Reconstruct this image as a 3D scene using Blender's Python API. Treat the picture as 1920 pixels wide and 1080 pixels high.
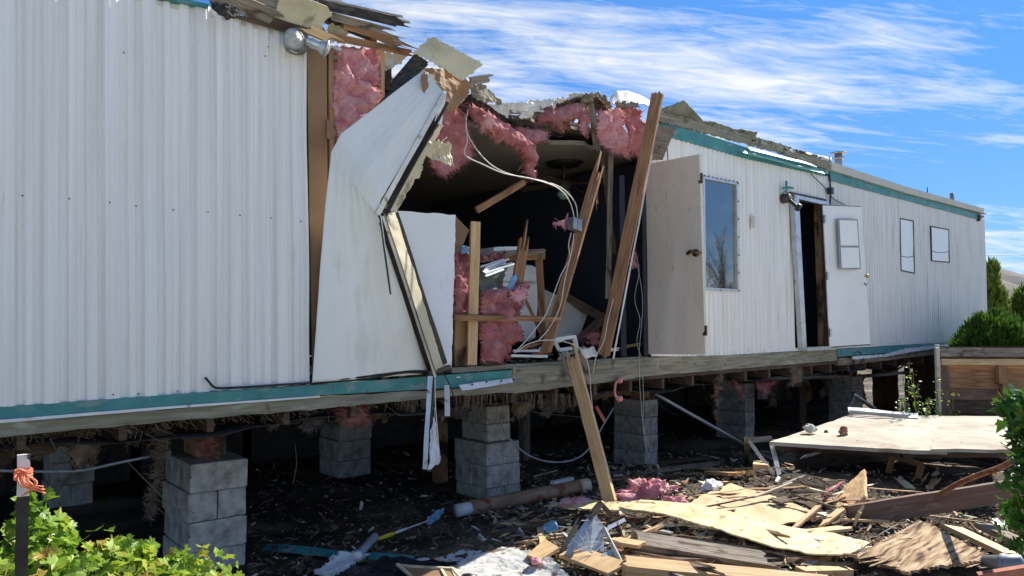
import bpy, math, random
from mathutils import Vector, Matrix, noise
random.seed(7)
R = math.radians
V = Vector
sc = bpy.context.scene
for o in list(bpy.data.objects): bpy.data.objects.remove(o)

# ------------------------------------------------------------------ camera
F = 1387.0                                   # focal length in pixels of the 1920 px wide photograph
CAM = V((0, -4.6, 1.72)); PITCH = R(2.31); YAW = R(50)      # YAW: angle between view axis and the wall (+X)
cd = bpy.data.cameras.new('camera'); cam = bpy.data.objects.new('camera', cd)
sc.collection.objects.link(cam); sc.camera = cam
cd.sensor_width = 36; cd.lens = 36*F/1920; cd.clip_end = 20000; cd.clip_start = .05
cam.location = CAM; cam.rotation_euler = (math.pi/2+PITCH, 0, YAW-math.pi/2)

# ------------------------------------------------------------------ world: sky with thin cirrus
SUN_EL, SUN_AZ = R(41), R(2.4)                 # azimuth measured from +X towards +Y
w = bpy.data.worlds.new("World"); sc.world = w; w.use_nodes = True
nt = w.node_tree; N = nt.nodes; L = nt.links; N.clear()
out = N.new('ShaderNodeOutputWorld'); bg = N.new('ShaderNodeBackground'); bg.inputs[1].default_value = .122
sky = N.new('ShaderNodeTexSky'); sky.sky_type = 'NISHITA'; sky.sun_disc = False
sky.sun_elevation = SUN_EL; sky.sun_rotation = math.pi/2-SUN_AZ; sky.air_density = 1.0; sky.dust_density = .0; sky.ozone_density = 3.0; sky.altitude = 1300
tc = N.new('ShaderNodeTexCoord'); sep = N.new('ShaderNodeSeparateXYZ'); L.new(tc.outputs['Generated'], sep.inputs[0])
def wm(op, a, b=None, c=None, clamp=False):
    n = N.new('ShaderNodeMath'); n.operation = op; n.use_clamp = clamp
    for i, v in enumerate((a, b, c)):
        if v is None: continue
        if isinstance(v, (int, float)): n.inputs[i].default_value = v
        else: L.new(v, n.inputs[i])
    return n.outputs[0]
zz = wm('ADD', wm('MAXIMUM', sep.outputs[2], 0), .10)
cx = wm('DIVIDE', sep.outputs[0], zz); cy = wm('DIVIDE', sep.outputs[1], zz)
cmb = N.new('ShaderNodeCombineXYZ'); L.new(cx, cmb.inputs[0]); L.new(cy, cmb.inputs[1])
def wnoise(rot, scl, sc_, det, dist, rough, loc=(0,0,0)):
    mp0 = N.new('ShaderNodeMapping'); mp0.inputs['Rotation'].default_value = (0,0,R(rot)); mp0.inputs['Location'].default_value = loc
    mp = N.new('ShaderNodeMapping'); mp.inputs['Scale'].default_value = scl
    n = N.new('ShaderNodeTexNoise'); n.inputs['Scale'].default_value = sc_; n.inputs['Detail'].default_value = det
    n.inputs['Distortion'].default_value = dist; n.inputs['Roughness'].default_value = rough
    L.new(cmb.outputs[0], mp0.inputs[0]); L.new(mp0.outputs[0], mp.inputs[0]); L.new(mp.outputs[0], n.inputs[0]); return n.outputs[0]
n1 = wnoise(26, (1, 3.0, 1), .85, 10, .8, .60, (3.1, 1.7, 0))
n2 = wnoise(24, (1, 2.0, 1), .40, 3, .3, .5, (1.3, 5.0, 0))
n3 = wnoise(32, (1, 4, 1), 3.2, 8, 1.2, .65)
cl = wm('ADD', wm('ADD', wm('MULTIPLY', n1, .9), wm('MULTIPLY', n2, 1.1)), wm('MULTIPLY', n3, .5))
rp = N.new('ShaderNodeMapRange'); rp.inputs['From Min'].default_value = 1.19; rp.inputs['From Max'].default_value = 1.50
rp.inputs['To Max'].default_value = .92; rp.clamp = True; L.new(cl, rp.inputs[0])
mx = N.new('ShaderNodeMixRGB'); L.new(rp.outputs[0], mx.inputs[0]); tint = N.new('ShaderNodeMixRGB'); tint.blend_type = 'MULTIPLY'; tint.inputs[0].default_value = 1; tint.inputs[2].default_value = (.66,.80,.95,1); tr = N.new('ShaderNodeValToRGB'); L.new(sep.outputs[2], tr.inputs[0]); tr.color_ramp.elements[0].color = (.18,.23,.375,1); tr.color_ramp.elements[1].color = (.27,.50,.66,1); tr.color_ramp.elements[1].position = .5; L.new(tr.outputs[0], tint.inputs[2]); L.new(sky.outputs[0], tint.inputs[1]); L.new(tint.outputs[0], mx.inputs[1]); mx.inputs[2].default_value = (3.7, 3.75, 3.7, 1)
L.new(mx.outputs[0], bg.inputs[0]); L.new(bg.outputs[0], out.inputs[0])

# ------------------------------------------------------------------ sun
sd = bpy.data.lights.new('sun', 'SUN'); sd.energy = 4.2; sd.angle = R(.5); sd.color = (1, .95, .86)
sun = bpy.data.objects.new('sun', sd); sc.collection.objects.link(sun)
SUNV = V((math.cos(SUN_EL)*math.cos(SUN_AZ), math.cos(SUN_EL)*math.sin(SUN_AZ), math.sin(SUN_EL)))
sun.rotation_euler = SUNV.to_track_quat('Z', 'Y').to_euler(); sun.location = (0, 0, 30)
sc.view_settings.view_transform = 'Standard'; sc.view_settings.look = 'None'
sc.view_settings.exposure = 1.2; sc.view_settings.gamma = 1

# ------------------------------------------------------------------ helpers
fx = V((math.cos(YAW)*math.cos(PITCH), math.sin(YAW)*math.cos(PITCH), math.sin(PITCH)))
rx = V((math.sin(YAW), -math.cos(YAW), 0)); ux = rx.cross(fx)
def ray(px, py): return fx + rx*((px-960)/F) + ux*((540-py)/F)
def W(px, py, y=0.0):                        # point where the ray meets the upright plane Y = y (the long wall is Y = 0)
    d = ray(px, py); return CAM + d*((y-CAM.y)/d.y)
def WX(px, py, x):
    d = ray(px, py); return CAM + d*((x-CAM.x)/d.x)
def G(px, py, z=0.0):                        # point on the level plane Z = z
    d = ray(px, py); return CAM + d*((z-CAM.z)/d.z)
def AT(px, py, dep): return CAM + ray(px, py)*dep
def gh(x, y):                                # lie of the land: a low mound of rubble before the broken bay
    a = .30*math.exp(-((x-5.2)/2.6)**2-((y+1.05)/1.0)**2)
    b = .10*math.exp(-((x-7.5)/2.0)**2-((y+1.6)/.9)**2)
    n = noise.fractal(V((x*1.3, y*1.3, 0)), 1, 2, 4)*.035
    return a*min(1, max(0, (x-1.5)/2))+b+n
def GH(px, py, dz=0.0):
    z = .1
    for _ in range(12):
        p = G(px, py, z); z = .5*z + .5*(gh(p.x, p.y)+dz)
    return G(px, py, z)
MATS = {}
def mat(name, cols, scale=8, stretch=(1,1,1), rough=.8, bump=.3, detail=6, pos=None, metal=0, spec=.4, mask=None, dist=0, bscale=None, transl=0, coord='Object', bdist=.01):
    """noise-driven colour ramp on object coordinates + bump; mask=(colour, scale, stretch, lo, hi) lays a second stain over it"""
    m = bpy.data.materials.new(name); m.use_nodes = True; MATS[name] = m
    t = m.node_tree; n = t.nodes; l = t.links; p = n['Principled BSDF']
    c = n.new('ShaderNodeTexCoord')
    def nz(scale, stretch, detail, dist):
        mp = n.new('ShaderNodeMapping'); mp.inputs['Scale'].default_value = stretch; l.new(c.outputs[coord], mp.inputs[0])
        q = n.new('ShaderNodeTexNoise'); q.inputs['Scale'].default_value = scale; q.inputs['Detail'].default_value = detail; q.inputs['Distortion'].default_value = dist
        l.new(mp.outputs[0], q.inputs[0]); return q.outputs[0]
    a = nz(scale, stretch, detail, dist)
    r = n.new('ShaderNodeValToRGB'); l.new(a, r.inputs[0]); e = r.color_ramp.elements
    k = len(cols); ps = pos or [.28+.44*i/(max(1, k-1)) for i in range(k)]
    while len(e) < k: e.new(.5)
    for i in range(k): e[i].position = ps[i]; e[i].color = (*cols[i], 1)
    col = r.outputs[0]
    for mk in (mask or []):
        b = nz(mk[1], mk[2], 7, .3); mr = n.new('ShaderNodeMapRange'); mr.inputs[1].default_value = mk[3]; mr.inputs[2].default_value = mk[4]; l.new(b, mr.inputs[0])
        x = n.new('ShaderNodeMixRGB'); l.new(mr.outputs[0], x.inputs[0]); l.new(col, x.inputs[1]); x.inputs[2].default_value = (*mk[0], 1); col = x.outputs[0]
    l.new(col, p.inputs['Base Color'])
    p.inputs['Roughness'].default_value = rough; p.inputs['Metallic'].default_value = metal; p.inputs['Specular IOR Level'].default_value = spec
    if bump:
        bb = n.new('ShaderNodeBump'); bb.inputs['Strength'].default_value = bump; bb.inputs['Distance'].default_value = bdist
        l.new(nz(bscale or scale*1.7, stretch, 8, dist), bb.inputs['Height']); l.new(bb.outputs[0], p.inputs['Normal'])
    if transl:
        o_ = n['Material Output']; tr = n.new('ShaderNodeBsdfTranslucent'); l.new(col, tr.inputs[0]); ms = n.new('ShaderNodeMixShader'); ms.inputs[0].default_value = transl
        l.new(p.outputs[0], ms.inputs[1]); l.new(tr.outputs[0], ms.inputs[2]); l.new(ms.outputs[0], o_.inputs[0])
    return m
WP = {}                                      # world location of every parent Empty
def tag(o, label=None, cat=None, group=None, kind=None):
    if label: o['label'] = label
    if cat: o['category'] = cat
    if group: o['group'] = group
    if kind: o['kind'] = kind
    return o
def empty(name, loc, label, cat, group=None):
    o = bpy.data.objects.new(name, None); sc.collection.objects.link(o); o.location = loc; o.empty_display_size = .1
    WP[o] = Matrix.Translation(loc); return tag(o, label, cat, group)
class MB:
    def __init__(s): s.v = []; s.f = []; s.m = []; s.sm = []
    def add(s, vs, fs, mi=0, smooth=False, M=None):
        b = len(s.v)
        for p in vs: s.v.append(M @ V(p) if M else V(p))
        for f in fs: s.f.append([b+i for i in f]); s.m.append(mi); s.sm.append(smooth)
    def box(s, lo, hi, mi=0, M=None):
        x0,y0,z0 = lo; x1,y1,z1 = hi
        s.add([(x0,y0,z0),(x1,y0,z0),(x1,y1,z0),(x0,y1,z0),(x0,y0,z1),(x1,y0,z1),(x1,y1,z1),(x0,y1,z1)],
              [(0,3,2,1),(4,5,6,7),(0,1,5,4),(1,2,6,5),(2,3,7,6),(3,0,4,7)], mi, False, M)
    def tube(s, pts, r, n=8, mi=0, smooth_path=True, cap=True, taper=1.0):
        pts = [V(p) for p in pts]
        if smooth_path and len(pts) > 2:
            q = []
            for i in range(len(pts)-1):
                p0 = pts[max(i-1,0)]; p1 = pts[i]; p2 = pts[i+1]; p3 = pts[min(i+2,len(pts)-1)]
                for k in range(6):
                    t = k/6; q.append(.5*((2*p1)+(-p0+p2)*t+(2*p0-5*p1+4*p2-p3)*t*t+(-p0+3*p1-3*p2+p3)*t**3))
            q.append(pts[-1]); pts = q
        vs = []; fs = []; m = len(pts); prev = None
        for i, p in enumerate(pts):
            d = (pts[min(i+1,m-1)]-pts[max(i-1,0)]).normalized()
            a = prev if prev is not None else (V((0,0,1)) if abs(d.z) < .9 else V((1,0,0)))
            a = (a-d*a.dot(d)).normalized(); prev = a; b = d.cross(a)
            rr = (r[i] if isinstance(r, list) else r)*(1+(taper-1)*i/max(1,m-1))
            for k in range(n):
                an = 2*math.pi*k/n; vs.append(p+(a*math.cos(an)+b*math.sin(an))*rr)
        for i in range(m-1):
            for k in range(n): fs.append((i*n+k, i*n+(k+1)%n, (i+1)*n+(k+1)%n, (i+1)*n+k))
        if cap: fs.append(list(range(n))[::-1]); fs.append([(m-1)*n+k for k in range(n)])
        s.add(vs, fs, mi, True)
    def build(s, name, mats, parent=None, M=None, **kw):
        """M: world matrix of the local vertices (identity if they are world points)"""
        me = bpy.data.meshes.new(name); M = M or Matrix.Identity(4)
        me.from_pydata([tuple(p) for p in s.v], [], s.f)
        mats = mats if isinstance(mats, (list, tuple)) else [mats]
        for x in mats: me.materials.append(MATS[x])
        for i, p in enumerate(me.polygons): p.material_index = s.m[i]; p.use_smooth = s.sm[i]
        me.update(); o = bpy.data.objects.new(name, me); sc.collection.objects.link(o)
        if M == Matrix.Identity(4) and not kw.get('keep'):          # put the origin at the mesh centre
            c = sum((v.co for v in me.vertices), V())/max(1, len(me.vertices)); me.transform(Matrix.Translation(-c)); M = Matrix.Translation(c)
        WP[o] = M
        if parent is not None:
            o.parent = parent; o.matrix_basis = WP[parent].inverted() @ M
        else: o.matrix_basis = M
        return o
def facing(p, x, n=None, roll=0):
    """matrix: local X along x, local Z towards the camera (or n), turned by roll about X"""
    x = x.normalized(); n = n or (CAM-p)
    z = (n-x*n.dot(x)).normalized(); y = z.cross(x)
    M = Matrix((x, y, z)).transposed().to_4x4(); M.translation = p
    return M @ Matrix.Rotation(R(roll), 4, 'X')
def plank_mb(Ln, w, t, s0=0, s1=0, nw=5, warp=.004, seed=0, nick=.0):
    rnd = random.Random(seed); mb = MB(); nl = max(3, int(Ln/.09)); vs = []; fs = []
    e0 = [rnd.uniform(0, s0) for _ in range(nw+1)]; e1 = [rnd.uniform(0, s1) for _ in range(nw+1)]
    if s0: e0[rnd.randrange(nw+1)] = -s0*.6
    if s1: e1[rnd.randrange(nw+1)] = -s1*.6
    ph = rnd.uniform(0, 9)
    for side in (1, -1):
        for i in range(nl+1):
            for j in range(nw+1):
                u = i/nl; x = e0[j]*(1-u)**4 + (Ln-e1[j]*1.0)*u if u > .5 else e0[j]*(1-u)**4+Ln*u
                if u > .5: x = Ln*u - e1[j]*(u-.5)*2*(1 if u > .96 else .35)
                y = (j/nw-.5)*w
                if j in (0, nw): y += noise.noise(V((x*6+ph, j*3.1, 1)))*nick
                z = side*t/2 + noise.noise(V((x*1.5+ph, y*3, 5)))*warp*3
                vs.append((x, y, z))
    q = (nl+1)*(nw+1)
    for i in range(nl):
        for j in range(nw):
            a = i*(nw+1)+j; b = a+nw+1
            fs.append((a, b, b+1, a+1)); fs.append((q+a, q+a+1, q+b+1, q+b))
    for i in range(nl):
        a = i*(nw+1); b = a+nw+1; fs.append((a, q+a, q+b, b)); a += nw; b += nw; fs.append((a, b, q+b, q+a))
    for j in range(nw):
        fs.append((j, j+1, q+j+1, q+j)); a = nl*(nw+1)+j; fs.append((a, q+a, q+a+1, a+1))
    mb.add(vs, fs); return mb
_sd = [100]
def plank(name, p0, p1, w, t, m, label=None, cat=None, parent=None, roll=0, s=(0,0), n=None, group=None, nick=.003, warp=.003, nw=5):
    _sd[0] += 1; Ln = (p1-p0).length
    o = plank_mb(Ln, w, t, s[0], s[1], seed=_sd[0], nick=nick, warp=warp, nw=nw).build(name, m, parent, facing(p0, p1-p0, n, roll))
    return tag(o, label, cat, group)
def samp(P, u):
    k = u*(len(P)-1); i = min(int(k), len(P)-2); return P[i].lerp(P[i+1], k-i)
def loft(A, B, nu=24, nv=12, thick=.004, disp=0, fr=10, rag=0, disp2=0, fr2=40, mi=0, smooth=False, seed=0, fn=None, inset=None):
    A = [V(p) for p in A]; B = [V(p) for p in B]; mb = MB(); top = []; rnd = random.Random(seed+len(A)*7)
    P = [[samp(A, i/nu).lerp(samp(B, i/nu), j/nv) for j in range(nv+1)] for i in range(nu+1)]
    off = V((seed*3.7, seed*1.3, seed*2.1)); nrm = []
    for i in range(nu+1):
        row = []; nr = []
        for j in range(nv+1):
            du = P[min(i+1,nu)][j]-P[max(i-1,0)][j]; dv = P[i][min(j+1,nv)]-P[i][max(j-1,0)]
            n = du.cross(dv)
            n = n.normalized() if n.length > 1e-9 else V((0,-1,0))
            p = P[i][j].copy(); ed = (i in (0,nu)) or (j in (0,nv))
            if disp: p += n*disp*noise.fractal(p*fr+off, 1, 2, 3)
            if disp2: p += n*disp2*noise.fractal(p*fr2+off, .8, 2.2, 3)
            if rag and ed:
                if j in (0,nv): p += dv.normalized()*rnd.uniform(-1,.6)*rag*(1 if j == nv else -1)
                if i in (0,nu): p += du.normalized()*rnd.uniform(-1,.6)*rag*(1 if i == nu else -1)
            if fn: p = fn(i/nu, j/nv, p, n)
            row.append(p); nr.append(n)
        top.append(row); nrm.append(nr)
    vs = [p for r_ in top for p in r_]; q = len(vs)
    for i in range(nu+1):
        for j in range(nv+1):
            e = 1.0
            if inset: e = min(1, 4*min(i/nu, 1-i/nu)+.15)*min(1, 4*min(j/nv, 1-j/nv)+.15)
            vs.append(top[i][j]-nrm[i][j]*thick*e)
    fs = []; wv = nv+1
    for i in range(nu):
        for j in range(nv):
            a = i*wv+j; b = a+wv; fs.append((a, b, b+1, a+1)); fs.append((q+a, q+a+1, q+b+1, q+b))
    for i in range(nu):
        a = i*wv; b = a+wv; fs.append((a, q+a, q+b, b)); a += nv; b += nv; fs.append((a, b, q+b, q+a))
    for j in range(nv):
        fs.append((j, j+1, q+j+1, q+j)); a = nu*wv+j; fs.append((a, q+a, q+a+1, a+1))
    mb.add(vs, fs, mi, smooth); return mb
def hair(mb, centres, n, ln, wd, rnd, mi=0, drop=0):
    """loose fibres: thin curved slivers standing off a fluffy surface"""
    for _ in range(n):
        c = V(rnd.choice(centres)); d = V((rnd.gauss(0,1), rnd.gauss(0,1), rnd.gauss(0,1)-drop)).normalized(); l_ = ln*rnd.uniform(.4,1.3)
        s_ = d.orthogonal().normalized()*wd; k = V((rnd.gauss(0,1), rnd.gauss(0,1), rnd.gauss(0,1)))*l_*.3
        mb.add([c-s_, c+s_, c+d*l_*.6+k+s_*.7, c+d*l_*.6+k-s_*.7, c+d*l_+k*1.6], [(0,1,2,3),(3,2,4)], mi)
def wool(name, A, B, label=None, thick=.07, disp=.05, rag=.04, seed=1, m='pink', fr=7, nu=40, nv=24, parent=None, group=None, fib=800, cat='insulation', fl=.035):
    mb = loft(A, B, nu, nv, thick=thick, disp=disp, fr=fr, rag=rag, disp2=disp*.22, fr2=22, seed=seed, smooth=True, inset=True)
    rnd = random.Random(seed); edge = [mb.v[i*(nv+1)+j] for i in range(nu+1) for j in range(nv+1) if i in (0,nu) or j in (0,nv)]
    allp = mb.v[:(nu+1)*(nv+1)]
    hair(mb, edge, fib, fl, .0022, rnd, 0, .5); hair(mb, allp, fib*2, fl*.45, .0012, rnd, 0, .2)
    o = mb.build(name, m, parent); return tag(o, label, cat if label else None, group)
def pxl(*a): return [W(x, y, z) for x, y, z in a]

# ------------------------------------------------------------------ materials
mat('siding', [(.72,.70,.67),(.82,.805,.775),(.87,.855,.83)], 2.0, (9,1,.18), .33, .04, mask=[((.50,.50,.47), 5, (6,1,.3), .66, .90)], spec=.5)
mat('siding_end', [(.60,.60,.58),(.74,.74,.72),(.80,.80,.78)], 3.4, (6,1,.3), .5, .08, mask=[((.33,.30,.26), 4, (7,1,.22), .60, .82)])
mat('pane_white', [(.80,.82,.82),(.86,.87,.87)], 3, rough=.3, bump=.1, bscale=4, bdist=.02)
mat('siding_far', [(.68,.68,.66),(.78,.78,.76),(.84,.84,.82)], 3.4, (6,1,.3), .5, .08, mask=[((.40,.37,.32), 4, (7,1,.22), .60, .82)])
mat('torn_metal', [(.70,.71,.67),(.80,.81,.77),(.85,.86,.83)], 1.6, (2,1,1), .42, .12, mask=[((.48,.46,.38), 2.5, (2,2,.5), .62,.9)], bscale=3, bdist=.02)
mat('cream_sheet', [(.40,.34,.20),(.58,.52,.36),(.66,.61,.46)], 3, rough=.6, bump=.2, mask=[((.25,.2,.12), 7, (1,1,1), .62,.75)])
mat('teal', [(.03,.17,.175),(.045,.23,.235),(.07,.28,.28)], 4, (1,1,1), .45, .1, mask=[((.22,.30,.28), 7, (1,1,2), .55,.75), ((.12,.10,.07), 16, (1,1,1), .66,.74)])
mat('pale_teal', [(.20,.48,.42),(.33,.60,.53)], 5, rough=.4, bump=.05)
mat('white_metal', [(.6,.62,.64),(.78,.79,.8)], 6, rough=.3, bump=.1, mask=[((.35,.33,.28), 14, (1,1,1), .62,.75)])
mat('white_paint', [(.74,.76,.76),(.83,.84,.84)], 3, rough=.4, bump=.05, mask=[((.45,.42,.36), 9, (3,1,.6), .68,.85)])
mat('mossy_wood', [(.15,.135,.095),(.25,.235,.175),(.34,.325,.26)], 5, (.6,6,8), .9, .5, mask=[((.10,.08,.05), 8, (1,1,1), .6,.72), ((.42,.46,.36), 5, (1,3,3), .6,.8)])
mat('wood', [(.17,.08,.04),(.32,.17,.085),(.42,.25,.13)], 7, (.5,9,9), .75, .5, bdist=.006, mask=[((.13,.06,.03), 5, (.8,4,4), .62,.8)])
mat('fresh_wood', [(.46,.27,.12),(.62,.41,.20),(.70,.50,.28)], 7, (.5,8,8), .7, .4, bdist=.005, mask=[((.3,.15,.06), 6, (.6,5,5), .66,.8)])
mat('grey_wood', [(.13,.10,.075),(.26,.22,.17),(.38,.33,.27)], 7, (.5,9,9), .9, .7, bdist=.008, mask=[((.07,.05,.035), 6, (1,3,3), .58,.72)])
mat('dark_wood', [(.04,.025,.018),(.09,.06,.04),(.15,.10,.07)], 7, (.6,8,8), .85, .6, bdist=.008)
mat('beam_wood', [(.10,.055,.04),(.15,.085,.06),(.21,.13,.09)], 5, (.4,7,7), .8, .4, mask=[((.28,.2,.13), 6, (.8,3,3), .6,.8)])
mat('plywood', [(.50,.39,.20),(.62,.51,.29),(.70,.60,.38)], 4, (1,4,1), .8, .25, bdist=.004, mask=[((.30,.20,.10), 9, (1,2,1), .60,.72), ((.62,.36,.30), 5, (1,1,1), .66,.80)])
mat('tan_ply', [(.42,.27,.13),(.50,.34,.17),(.56,.40,.22)], 4, (1,5,1), .7, .2, mask=[((.30,.18,.08), 12, (1,1,1), .64,.74)])
mat('rotten_ply', [(.04,.02,.012),(.20,.115,.06),(.38,.26,.15),(.50,.39,.25)], 4, (1.0,9,3), .95, .8, bdist=.012, dist=.25, pos=[.34,.43,.52,.66], mask=[((.05,.03,.02), 3, (1,5,2), .60,.66)])
mat('hardboard', [(.22,.12,.06),(.29,.17,.09),(.34,.21,.12)], 3, rough=.75, bump=.1, mask=[((.12,.06,.03), 3, (1,1,1), .6,.75)])
mat('stained_board', [(.30,.17,.08),(.42,.26,.14)], 3, rough=.75, bump=.1, mask=[((.05,.03,.02), 4, (1,1,.7), .5,.62)])
mat('beige_door', [(.66,.60,.50),(.72,.66,.56),(.77,.71,.61)], 2.5, (3,3,.6), .5, .05, mask=[((.38,.29,.20), 11, (2,2,.8), .64,.8)])
mat('cream_panel', [(.50,.48,.40),(.58,.56,.48)], 2, rough=.6, bump=.05, mask=[((.3,.26,.2), 6, (1,1,1), .64,.8)])
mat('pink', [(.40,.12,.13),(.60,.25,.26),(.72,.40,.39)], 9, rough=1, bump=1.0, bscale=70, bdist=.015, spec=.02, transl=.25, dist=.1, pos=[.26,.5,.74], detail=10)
mat('pink_bright', [(.62,.20,.23),(.84,.42,.44),(.93,.64,.63)], 11, rough=1, bump=1.0, bscale=70, bdist=.015, spec=.02, transl=.25, dist=.1, pos=[.26,.5,.74], detail=10)  # lighter copy of the pink: sunlight on the insulation put into its colour
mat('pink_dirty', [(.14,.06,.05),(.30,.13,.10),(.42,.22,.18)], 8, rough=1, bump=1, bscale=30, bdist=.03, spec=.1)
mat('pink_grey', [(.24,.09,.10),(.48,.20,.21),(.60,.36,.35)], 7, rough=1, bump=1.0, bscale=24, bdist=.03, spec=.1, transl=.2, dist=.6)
mat('cobweb', [(.10,.075,.05),(.24,.19,.14)], 12, rough=1, bump=.5, spec=.1)
mat('tar', [(.015,.015,.016),(.04,.038,.036),(.10,.09,.08)], 12, (1,4,4), .8, .6, mask=[((.3,.28,.26), 9, (1,1,1), .66,.75)])
mat('roof_metal', [(.45,.46,.46),(.62,.62,.6),(.74,.74,.72)], 4, rough=.5, bump=.3, bscale=7, bdist=.03, mask=[((.2,.18,.15), 9, (1,1,1), .6,.72)])
mat('roof_felt', [(.12,.13,.10),(.19,.20,.165),(.26,.27,.22)], 6, rough=.8, bump=.5, mask=[((.07,.07,.05), 12, (1,1,1), .6,.7)])
mat('black_frame', [(.01,.01,.012),(.03,.03,.03)], 9, rough=.45, bump=.1)
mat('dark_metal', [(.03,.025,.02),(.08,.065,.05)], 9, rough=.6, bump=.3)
mat('grey_metal', [(.22,.23,.24),(.36,.37,.38)], 7, rough=.4, bump=.1, metal=.6)
mat('alu', [(.45,.46,.46),(.65,.66,.66)], 7, rough=.35, bump=.1, metal=.8, mask=[((.25,.22,.18), 14, (1,1,1), .6,.72)])
mat('block', [(.28,.27,.23),(.48,.47,.42),(.60,.59,.53)], 14, rough=.95, bump=1.0, bscale=70, bdist=.006, detail=10, mask=[((.14,.12,.10), 4, (1,1,1), .54,.78), ((.06,.055,.05), 45, (1,1,1), .66,.70)])
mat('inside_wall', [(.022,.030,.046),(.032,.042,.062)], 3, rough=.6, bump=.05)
mat('inside_ceiling', [(.24,.215,.19),(.30,.27,.24)], 3, rough=.8, bump=.05)
mat('floor_inside', [(.05,.035,.03),(.12,.09,.075)], 6, rough=.8, bump=.3)
mat('glass_dark', [(.27,.25,.21),(.33,.31,.27)], 2, rough=.03, bump=.02, bscale=3, spec=1.0, bdist=.01, metal=.9)
mat('deck_skin', [(.24,.20,.15),(.40,.36,.29),(.48,.44,.37)], 1.6, (1,1,1), .85, .2, mask=[((.25,.17,.10), 3.2, (1,1.5,1), .56,.72), ((.12,.09,.06), 14, (1,1,1), .66,.72)])
mat('cover', [(.60,.62,.64),(.70,.72,.74)], 3, rough=.5, bump=.2, bscale=4, bdist=.02)
mat('soil', [(.012,.009,.006),(.036,.026,.017),(.085,.062,.040)], 3, rough=1, bump=1.0, bscale=25, bdist=.03, detail=10, mask=[((.20,.155,.105), 1.0, (1,1,1), .50,.66)])
mat('hill', [(.075,.07,.07),(.11,.10,.095),(.145,.13,.115)], .012, rough=1, bump=.3, detail=12, coord='Object', bdist=3, bscale=.05)
mat('chips', [(.14,.09,.055),(.36,.25,.15),(.55,.43,.28)], 9, rough=.9, bump=.2, pos=[.35,.5,.62])
mat('dark_chips', [(.04,.03,.02),(.10,.07,.05),(.2,.15,.11)], 9, rough=.9, bump=.2, pos=[.35,.5,.62])
mat('white_bits', [(.45,.45,.43),(.75,.75,.72)], 15, rough=.7, bump=.2)
mat('white_wire', [(.60,.58,.50),(.72,.70,.62)], 9, rough=.5, bump=0)
mat('black_wire', [(.012,.012,.012),(.03,.03,.03)], 9, rough=.5, bump=0)
mat('brown_pipe', [(.20,.12,.075),(.32,.22,.14),(.40,.30,.20)], 5, (1,3,3), .8, .4, mask=[((.25,.08,.04), 5, (1,1,1), .55,.65)])
mat('pipe_grey', [(.20,.23,.26),(.30,.33,.37)], 6, rough=.5, bump=.1)
mat('pink_plastic', [(.62,.24,.22),(.70,.30,.27)], 5, rough=.4, bump=0)
mat('black_film', [(.008,.010,.015),(.02,.022,.03)], 8, (1,9,1), .25, .6, bscale=9, bdist=.02, spec=.7)
mat('plaster_white', [(.38,.37,.34),(.54,.53,.50),(.64,.63,.60)], 9, rough=.9, bump=1, bdist=.02, bscale=14, mask=[((.16,.13,.10), 10, (1,1,1), .56,.64), ((.7,.4,.36), 4, (1,1,1), .7,.8)])
mat('yellow', [(.60,.45,.02),(.75,.60,.05)], 9, rough=.5, bump=0)
mat('blue_cloth', [(.10,.30,.50),(.35,.55,.70)], 25, rough=.9, bump=.5)
mat('brass', [(.45,.30,.10),(.6,.42,.16)], 9, rough=.3, bump=0, metal=1)
mat('bronze', [(.10,.065,.04),(.2,.13,.08)], 9, rough=.35, bump=0, metal=.9)
mat('orange_tape', [(.75,.16,.07),(.85,.28,.14)], 20, rough=.7, bump=.2)
mat('lens', [(.30,.30,.27),(.55,.54,.49)], 40, rough=.2, bump=1, spec=.6, bdist=.01)
mat('post_steel', [(.015,.012,.01),(.05,.04,.035)], 12, rough=.7, bump=.3)
mat('post_white', [(.5,.5,.48),(.75,.75,.73)], 18, rough=.6, bump=.2, mask=[((.06,.05,.04), 22, (1,1,1), .57,.62)])
mat('leaf', [(.09,.19,.012),(.22,.36,.025),(.50,.55,.08)], 7, rough=.45, bump=.15, transl=.42, spec=.5, mask=[((.40,.22,.05), 6, (1,1,1), .60,.70)])
mat('leaf_dark', [(.03,.085,.012),(.06,.15,.02),(.12,.24,.03)], 7, rough=.4, bump=.15, transl=.3, spec=.5)
mat('shrub_leaf', [(.03,.085,.008),(.07,.15,.014),(.12,.21,.02)], 5, rough=.6, bump=0, transl=.25)
mat('cypress_leaf', [(.06,.11,.015),(.13,.19,.025),(.20,.26,.04)], 3, rough=.6, bump=0, transl=.3)
mat('stem', [(.16,.11,.05),(.28,.22,.10)], 9, rough=.8, bump=.3)
mat('bark', [(.06,.04,.03),(.12,.09,.065)], 9, rough=.9, bump=.5)
mat('car_white', [(.65,.66,.68),(.7,.71,.73)], 3, rough=.25, bump=0)
mat('rust', [(.30,.10,.06),(.45,.18,.11)], 9, rough=.8, bump=.3)
mat('brown_root', [(.16,.06,.035),(.32,.15,.09),(.45,.28,.18)], 20, (1,1,1), .9, .8)
# clear glass: the broken pane lying in the rubble
m = bpy.data.materials.new('clear_glass'); m.use_nodes = True; MATS['clear_glass'] = m
p_ = m.node_tree.nodes['Principled BSDF']; p_.inputs['Roughness'].default_value = .08; p_.inputs['Base Color'].default_value = (.5,.58,.66,1); p_.inputs['Alpha'].default_value = .5; p_.inputs['Specular IOR Level'].default_value = 1

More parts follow.
